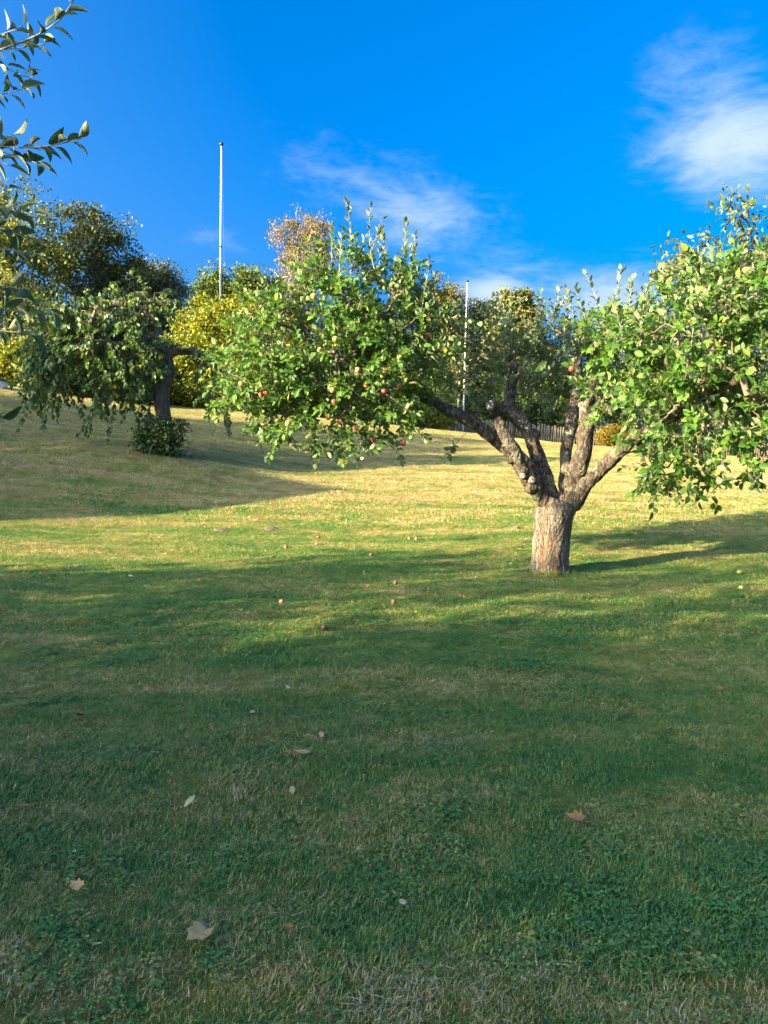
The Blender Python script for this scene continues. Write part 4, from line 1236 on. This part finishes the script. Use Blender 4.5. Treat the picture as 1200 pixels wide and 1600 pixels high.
# ------------------------------------------------------------------ grass
def tuft(name, n, rad, hgt, wid, mat, lean=0.5):
    r = rad * np.sqrt(rng.random(n)) * (0.85 + 0.3 * rng.random(n)); th = rng.random(n) * 2 * math.pi
    b = np.c_[r * np.cos(th), r * np.sin(th), np.full(n, -0.006)]
    d = rng.random(n) * 2 * math.pi
    dirv_ = np.c_[np.cos(d), np.sin(d), np.zeros(n)]
    side = np.c_[-np.sin(d), np.cos(d), np.zeros(n)]
    h = hgt * (0.45 + 0.75 * rng.random(n)); le = lean * (0.3 + 1.1 * rng.random(n)) * h
    wd = wid * (0.6 + 0.7 * rng.random(n))
    V = np.stack([b - side * wd[:, None] / 2, b + side * wd[:, None] / 2,
                  b + dirv_ * (le * 0.35)[:, None] + np.c_[np.zeros((n, 2)), h * 0.6] + side * wd[:, None] * 0.42,
                  b + dirv_ * (le * 0.35)[:, None] + np.c_[np.zeros((n, 2)), h * 0.6] - side * wd[:, None] * 0.42,
                  b + dirv_ * le[:, None] + np.c_[np.zeros((n, 2)), h * (1.0 - 0.25 * lean)]], 1)
    off = (np.arange(n) * 5)[:, None, None]
    me = mesh_np(name, V.reshape(-1, 3), [(np.array([(0, 1, 2, 3)])[None] + off).reshape(-1, 4), (np.array([(3, 2, 4)])[None] + off).reshape(-1, 3)], smooth=False, attrs={'rnd': np.repeat(rng.random(n), 5)})
    me.materials.append(mat)
    return bpy.data.objects.new(name, me)


def clover(name, n, rad):
    c = np.c_[(rng.random((n, 2)) - 0.5) * 2 * rad, 0.012 + 0.022 * rng.random(n)]
    pos = []; ax = []; nr2 = []
    for q in c:
        a0 = rng.random() * 6.3
        for k in range(3):
            th = a0 + k * 2.094
            pos.append(q); ax.append((math.cos(th), math.sin(th), rng.normal() * 0.25)); nr2.append((rng.normal() * 0.25, rng.normal() * 0.25, 1))
    me = leaf_mesh(name, np.array(pos), np.array(ax), np.array(nr2), 0.011 + 0.006 * rng.random(len(pos)), LEAF4)
    me.materials.append(M['clover'])
    return bpy.data.objects.new(name, me)


def scatter(name, label, cat, protos, xy, scale):
    c = bpy.data.collections.new(name + '_tufts')
    for p_ in protos: c.objects.link(p_)
    n = len(xy)
    me = bpy.data.meshes.new(name)
    me.vertices.add(n)
    z = np.concatenate([height(xy[i:i + 4000, 0], xy[i:i + 4000, 1]) for i in range(0, n, 4000)])
    me.vertices.foreach_set('co', np.c_[xy, z].astype(np.float32).ravel())
    e_ = 0.15                                                # tufts lie along the slope
    hh = lambda dx, dy: np.concatenate([height(xy[i:i + 4000, 0] + dx, xy[i:i + 4000, 1] + dy) for i in range(0, n, 4000)])
    nv = unit(np.c_[-(hh(e_, 0) - hh(-e_, 0)) / (2 * e_), -(hh(0, e_) - hh(0, -e_)) / (2 * e_), np.ones(n)])
    c_ = rng.random(n) * 6.283
    nx_ = nv[:, 0] * np.cos(c_) + nv[:, 1] * np.sin(c_); ny_ = -nv[:, 0] * np.sin(c_) + nv[:, 1] * np.cos(c_)
    a = me.attributes.new('spin', 'FLOAT_VECTOR', 'POINT'); a.data.foreach_set('vector', np.c_[-np.arcsin(ny_), np.arctan2(nx_, nv[:, 2]), c_].astype(np.float32).ravel())
    a = me.attributes.new('sz', 'FLOAT', 'POINT'); lump = 0.92 + 0.33 * vnoise(xy[:, 0] / 0.22, xy[:, 1] / 0.22, 31) + 0.22 * vnoise(xy[:, 0] / 0.8, xy[:, 1] / 0.6, 32)
    a.data.foreach_set('value', (scale * np.clip(lump, 0.5, 1.6) * (0.8 + 0.4 * rng.random(n))).astype(np.float32))
    o = bpy.data.objects.new(name, me)
    col.objects.link(o)
    ng = bpy.data.node_groups.new(name + '_scatter', 'GeometryNodeTree')
    ng.interface.new_socket('Geometry', in_out='INPUT', socket_type='NodeSocketGeometry')
    ng.interface.new_socket('Geometry', in_out='OUTPUT', socket_type='NodeSocketGeometry')
    gi = ng.nodes.new('NodeGroupInput'); go = ng.nodes.new('NodeGroupOutput')
    ci = ng.nodes.new('GeometryNodeCollectionInfo')
    ci.inputs['Collection'].default_value = c
    ci.inputs['Separate Children'].default_value = True
    ci.inputs['Reset Children'].default_value = True
    ip = ng.nodes.new('GeometryNodeInstanceOnPoints')
    ip.inputs['Pick Instance'].default_value = True
    a1 = ng.nodes.new('GeometryNodeInputNamedAttribute'); a1.data_type = 'FLOAT_VECTOR'; a1.inputs[0].default_value = 'spin'
    a2_ = ng.nodes.new('GeometryNodeInputNamedAttribute'); a2_.data_type = 'FLOAT'; a2_.inputs[0].default_value = 'sz'
    L = ng.links.new
    er = ng.nodes.new('FunctionNodeEulerToRotation')
    L(a1.outputs[0], er.inputs[0])
    L(er.outputs[0], ip.inputs['Rotation'])
    L(a2_.outputs[0], ip.inputs['Scale'])
    L(gi.outputs[0], ip.inputs['Points'])
    L(ci.outputs[0], ip.inputs['Instance'])
    L(ip.outputs[0], go.inputs[0])
    md = o.modifiers.new('scatter', 'NODES'); md.node_group = ng
    tag(o, label, cat, None, 'stuff')
    return o


def band(y0, y1, margin, per_m2):
    xmax = 0.52 * y1 + margin
    n = int((y1 - y0) * 2 * xmax * per_m2)
    q = np.c_[(rng.random(n) - 0.5) * 2 * xmax, y0 + (y1 - y0) * rng.random(n)]
    return q[np.abs(q[:, 0]) < 0.52 * q[:, 1] + margin]


near_p = [tuft('near_tuft', 240, 0.13, 0.029, 0.0031, M['blade'], 1.0) for _ in range(5)]
mid_p = [tuft('mid_tuft', 220, 0.20, 0.029, 0.005, M['blade'], 1.0) for _ in range(4)]
far_p = [tuft('far_tuft', 200, 0.26, 0.036, 0.010, M['blade'], 0.9) for _ in range(4)]
scatter('grass', 'short mown grass in the foreground', 'grass', near_p, band(1.2, 6.5, 1.3, 120), 1.0)
scatter('grass', 'mown grass around the apple tree trunk', 'grass', mid_p, band(6.3, 14.5, 1.5, 42), 1.0)
scatter('grass', 'dry mown grass on the far slope', 'grass', far_p, band(14.2, 46, 2.0, 15), 1.0)
tq = np.array([(tb[0] + (0.22 + 0.08 * rng.random()) * math.cos(q), tb[1] + (0.22 + 0.08 * rng.random()) * math.sin(q)) for q in rng.random(60) * 6.283])
scatter('grass', 'longer uncut grass round the foot of the apple trunk', 'grass', [tuft('long_tuft', 26, 0.06, 0.085, 0.005, M['blade'], 0.7) for _ in range(3)], tq, 1.0)
cq = band(1.3, 9.0, 0.8, 26)
cq = cq[vnoise(cq[:, 0] / 1.1, cq[:, 1] / 0.8, 21) + 0.5 * vnoise(cq[:, 0] / 0.35, cq[:, 1] / 0.3, 22) > 0.12]
scatter('clover', 'dark green clover patches among the foreground grass', 'clover', [clover('clover_tuft', 60, 0.11) for _ in range(4)], cq, 1.0)
# dry clippings left by the mower
sp_ = []
for px, py, n in ((600, 1565, 90), (575, 1585, 60), (405, 1440, 70), (700, 1165, 140), (660, 1175, 80), (300, 1350, 60), (210, 1175, 70), (560, 1135, 110), (950, 1320, 60), (820, 1520, 50), (160, 1190, 60), (430, 1185, 50), (750, 1245, 40), (1100, 1330, 40), (640, 1100, 60), (90, 1370, 40)):
    g = ground_at(px, py)
    k = np.c_[rng.normal(size=n) * 0.20, rng.normal(size=n) * 0.06]
    sp_.append(g[:2] + k @ np.array(((0.95, 0.3), (-0.3, 0.95))))
sp_ = np.vstack(sp_)
zz = height(sp_[:, 0], sp_[:, 1]) + 0.014 + 0.020 * rng.random(len(sp_))
th = rng.normal(size=len(sp_)) * 0.8 + 0.35
STR = (np.array([(-0.5, 0, 0), (0.5, 0, 0), (0.4, 1, 0), (-0.4, 1, 0)]) * np.array((0.03, 1, 1)), [], [(0, 1, 2, 3)])
me = leaf_mesh('dry_clippings', np.c_[sp_, zz], np.c_[np.cos(th), np.sin(th), rng.normal(size=len(th)) * 0.22], np.c_[rng.normal(size=(len(th), 2)) * 0.4, np.ones(len(th))], 0.02 + 0.035 * rng.random(len(th)), STR)
tag(link_mesh('dry_clippings', me, M['straw']), 'pale dry grass clippings lying on the foreground lawn', 'clippings', None, 'stuff')

# ------------------------------------------------------------------ fallen leaves and apples, bare patches
def leaf_outline(kind):
    if kind == 'maple':
        pr = [(0, 0.0), (0.10, 0.06), (0.24, 0.05), (0.26, 0.20), (0.40, 0.34), (0.30, 0.46), (0.36, 0.66), (0.20, 0.72), (0.0, 1.02)]
    elif kind == 'apple':
        pr = [(0, 0.0), (0.18, 0.12), (0.30, 0.36), (0.31, 0.55), (0.20, 0.80), (0.0, 1.0)]
    else:
        pr = [(0, 0.0), (0.10, 0.15), (0.16, 0.45), (0.13, 0.75), (0.0, 1.0)]
    return pr


def fallen_leaf(name, label, px, py, size_px, kind, mat, rz, curl):
    g = ground_at(px, py)
    L = size_px * np.linalg.norm(g - CO) / 1200
    o = empty(name, g + (0, 0, 0.038), rz)
    tag(o, label, 'fallen leaf', 'fallen leaves on the lawn')
    pr = leaf_outline(kind)
    right_ = [(x, y) for x, y in pr]; left_ = [(-x * 0.92, y) for x, y in pr]
    n = len(pr)
    def z(x, y): return curl * (1.5 * x * x + 0.5 * (y - 0.45) ** 2) + 0.05 * math.sin(7 * x + 5 * y + px)
    V = [(0, y, z(0, y)) for x, y in pr] + [(x, y, z(x, y)) for x, y in right_] + [(x, y, z(x, y)) for x, y in left_]
    V = np.array(V); V[:, 1] -= 0.45
    top = V * L; bot = V * L - (0, 0, 0.0012)
    Q = []
    for i in range(n - 1):
        Q.append((i, n + i, n + i + 1, i + 1)); Q.append((i + 1, 2 * n + i + 1, 2 * n + i, i))
    Q = np.array(Q)
    me_ = mesh_np('blade', np.vstack([top, bot]), np.vstack([Q, Q[:, ::-1] + 3 * n]), smooth=False)
    me_.materials.append(mat)
    b = bpy.data.objects.new('blade', me_); b.parent = o; col.objects.link(b)
    b.rotation_euler = (random.uniform(-0.2, 0.35), random.uniform(-0.25, 0.25), 0)
    sm_ = MB().tube(np.array([(0, -0.45, 0.02), (0.03, -0.65, 0.05), (0.10, -0.85, 0.03)]) * L, np.array((0.02, 0.015, 0.02)) * L, 5).mesh('stalk')
    sm_.materials.append(mat)
    s_ = bpy.data.objects.new('stalk', sm_); s_.parent = o; col.objects.link(s_)


M['leaf_tan'] = plain('tan_dead_leaf', (0.46, 0.28, 0.11), 0.75, 0, 0.3, 40, 0.3)
M['leaf_brown'] = plain('brown_dead_leaf', (0.26, 0.13, 0.045), 0.75, 0, 0.3, 40, 0.35)
M['leaf_yellow'] = plain('yellow_dead_leaf', (0.50, 0.48, 0.20), 0.7, 0, 0.2, 40, 0.2)
M['leaf_pale'] = plain('pale_dead_leaf', (0.44, 0.33, 0.17), 0.75, 0, 0.2, 40, 0.2)
for px, py, sz_, kind, mk, rz_, cu, lab in (
    (312, 1480, 44, 'maple', 'leaf_tan', 2.6, 0.5, 'large tan dead leaf lying nearest the bottom of the picture'),
    (120, 1404, 24, 'maple', 'leaf_tan', 1.0, 0.7, 'tan curled leaf beside the sunlit streak at lower left'),
    (470, 1187, 27, 'maple', 'leaf_tan', 4.7, 0.5, 'tan long-stalked leaf lying in the middle of the shaded lawn'),
    (295, 1267, 26, 'narrow', 'leaf_yellow', 5.9, 0.3, 'narrow pale yellow leaf standing up in the grass'),
    (456, 1248, 15, 'apple', 'leaf_tan', 0.2, 0.4, 'small tan leaf below the long-stalked leaf'),
    (629, 1428, 17, 'apple', 'leaf_pale', 0.4, 0.2, 'small pale leaf at lower centre of the lawn'),
    (762, 1467, 20, 'apple', 'leaf_brown', 1.8, 0.3, 'small reddish brown leaf right of lower centre'),
    (900, 1296, 30, 'maple', 'leaf_brown', 0.9, 0.9, 'crumpled brown leaf on the right half of the shaded lawn'),
    (785, 1020, 12, 'apple', 'leaf_pale', 2.0, 0.3, 'tiny pale leaf below the apple tree trunk'),
    (1123, 1084, 11, 'apple', 'leaf_brown', 1.0, 0.3, 'tiny brown leaf toward the right edge of the lawn'),
    (122, 1127, 22, 'maple', 'leaf_brown', 1.5, 0.6, 'dark brown leaf at the left of the shaded lawn'),
    (395, 1123, 12, 'apple', 'leaf_pale', 2.8, 0.3, 'tiny pale leaf above the long-stalked leaf'),
    (450, 1083, 14, 'narrow', 'leaf_pale', 0.7, 0.3, 'thin pale leaf far up the shaded lawn'),
    (550, 1294, 16, 'apple', 'leaf_brown', 1.7, 0.3, 'small brown leaf right of the small tan leaf'),
    (152, 1495, 14, 'apple', 'leaf_pale', 2.2, 0.3, 'small pale leaf left of the large tan leaf'),
    (451, 1468, 13, 'apple', 'leaf_brown', 1.2, 0.4, 'small brown leaf right of the large tan leaf'),
    (502, 1159, 14, 'apple', 'leaf_tan', 0.3, 0.5, 'small tan leaf just above the long-stalked leaf'),
    (330, 1180, 12, 'apple', 'leaf_brown', 1.9, 0.4, 'small brown leaf in the sunlit fleck left of centre'),
    (36, 1273, 24, 'narrow', 'leaf_brown', 1.7, 0.4, 'curled brown leaf near the left edge of the lawn'),
    (1178, 996, 12, 'apple', 'leaf_tan', 1.2, 0.4, 'tan leaf at the right edge below the tree crown'),
    (204, 905, 9, 'apple', 'leaf_pale', 0.9, 0.3, 'tiny pale leaf on the shaded lawn at the far left'),
    (813, 862, 9, 'apple', 'leaf_pale', 0.9, 0.3, 'tiny pale leaf left of the apple tree trunk'),
    (1072, 1473, 10, 'apple', 'leaf_tan', 2.9, 0.3, 'tiny tan leaf at lower right of the lawn'),
    (600, 1110, 9, 'narrow', 'leaf_pale', 2.9, 0.3, 'thin pale leaf in the middle of the upper shaded lawn')):
    fallen_leaf('fallen_leaf', lab, px, py, sz_, kind, M[mk], rz_, cu)

for px, py, mk, lab in ((440, 945, 'apple_red', 'bright red fallen apple nearest the viewer on the shaded grass'), (447, 857, 'apple_rot', 'dark red fallen apple at the shadow edge left of centre'), (496, 853, 'apple_red', 'red fallen apple at the shadow edge in the centre'),
                        (497, 842, 'apple_rot', 'small dark fallen apple just in the sun at centre'), (618, 914, 'apple_rot', 'dark red fallen apple left of the trunk in shade'), (615, 944, 'apple_rot', 'darkest fallen apple below the one left of the trunk'),
                        (507, 985, 'apple_rot', 'brownish fallen apple lowest of the fallen ones'), (640, 843, 'apple_red', 'left one of two fallen apples touching at the shadow edge'), (651, 844, 'apple_red', 'right one of two fallen apples touching at the shadow edge'),
                        (808, 826, 'apple_red', 'fallen apple in the sun beside the trunk'), (1155, 897, 'apple_green', 'green fallen apple in the shade at the far right'), (1158, 922, 'apple_green', 'green fallen apple nearer the viewer at the far right'), (580, 870, 'apple_rot', 'dull fallen apple between the centre and the trunk')):
    g = ground_at(px, py)
    o = empty('fallen_apple', g + (0, 0, 0.026))
    tag(o, lab, 'apple', 'windfall apples on the lawn')
    f_ = bpy.data.objects.new('fruit', apple_me[mk]); f_.parent = o; col.objects.link(f_)
    f_.scale = (0.030,) * 3; f_.rotation_euler = (random.uniform(-1.5, 1.5), random.uniform(-1.5, 1.5), random.uniform(0, 6))
    s_ = bpy.data.objects.new('stalk', stalk_me); s_.parent = f_; col.objects.link(s_)

for px, py, sx, lab in ((345, 829, 0.20, 'left'), (425, 827, 0.24, 'right')):
    g = ground_at(px, py)
    th = np.linspace(0, 2 * math.pi, 24, endpoint=False)
    V = [(g[0], g[1], hz(g[0], g[1]) + 0.03)]
    for k, f in enumerate((0.4, 0.75, 1.0)):
        for q in th:
            rr = sx * 0.8 * f * (1 + 0.3 * math.sin(2 * q + px) + 0.2 * math.sin(5 * q + px) + 0.15 * math.sin(9 * q))
            x_, y_ = g[0] + rr * math.cos(q), g[1] + rr * math.sin(q)
            V.append((x_, y_, hz(x_, y_) + (0.020, 0.012, -0.01)[k] + random.gauss(0, 0.008)))
    T = [(0, 1 + j, 1 + (j + 1) % 24) for j in range(24)]
    Q = [(1 + k * 24 + j, 1 + (k + 1) * 24 + j, 1 + (k + 1) * 24 + (j + 1) % 24, 1 + k * 24 + (j + 1) % 24) for k in range(2) for j in range(24)]
    me_ = mesh_np('bare_patch', np.array(V), [np.array(T), np.array(Q)])
    tag(link_mesh('bare_patch', me_, M['soil']), lab + ' one of two small patches of bare soil in the sunlit grass', None, None, 'structure')
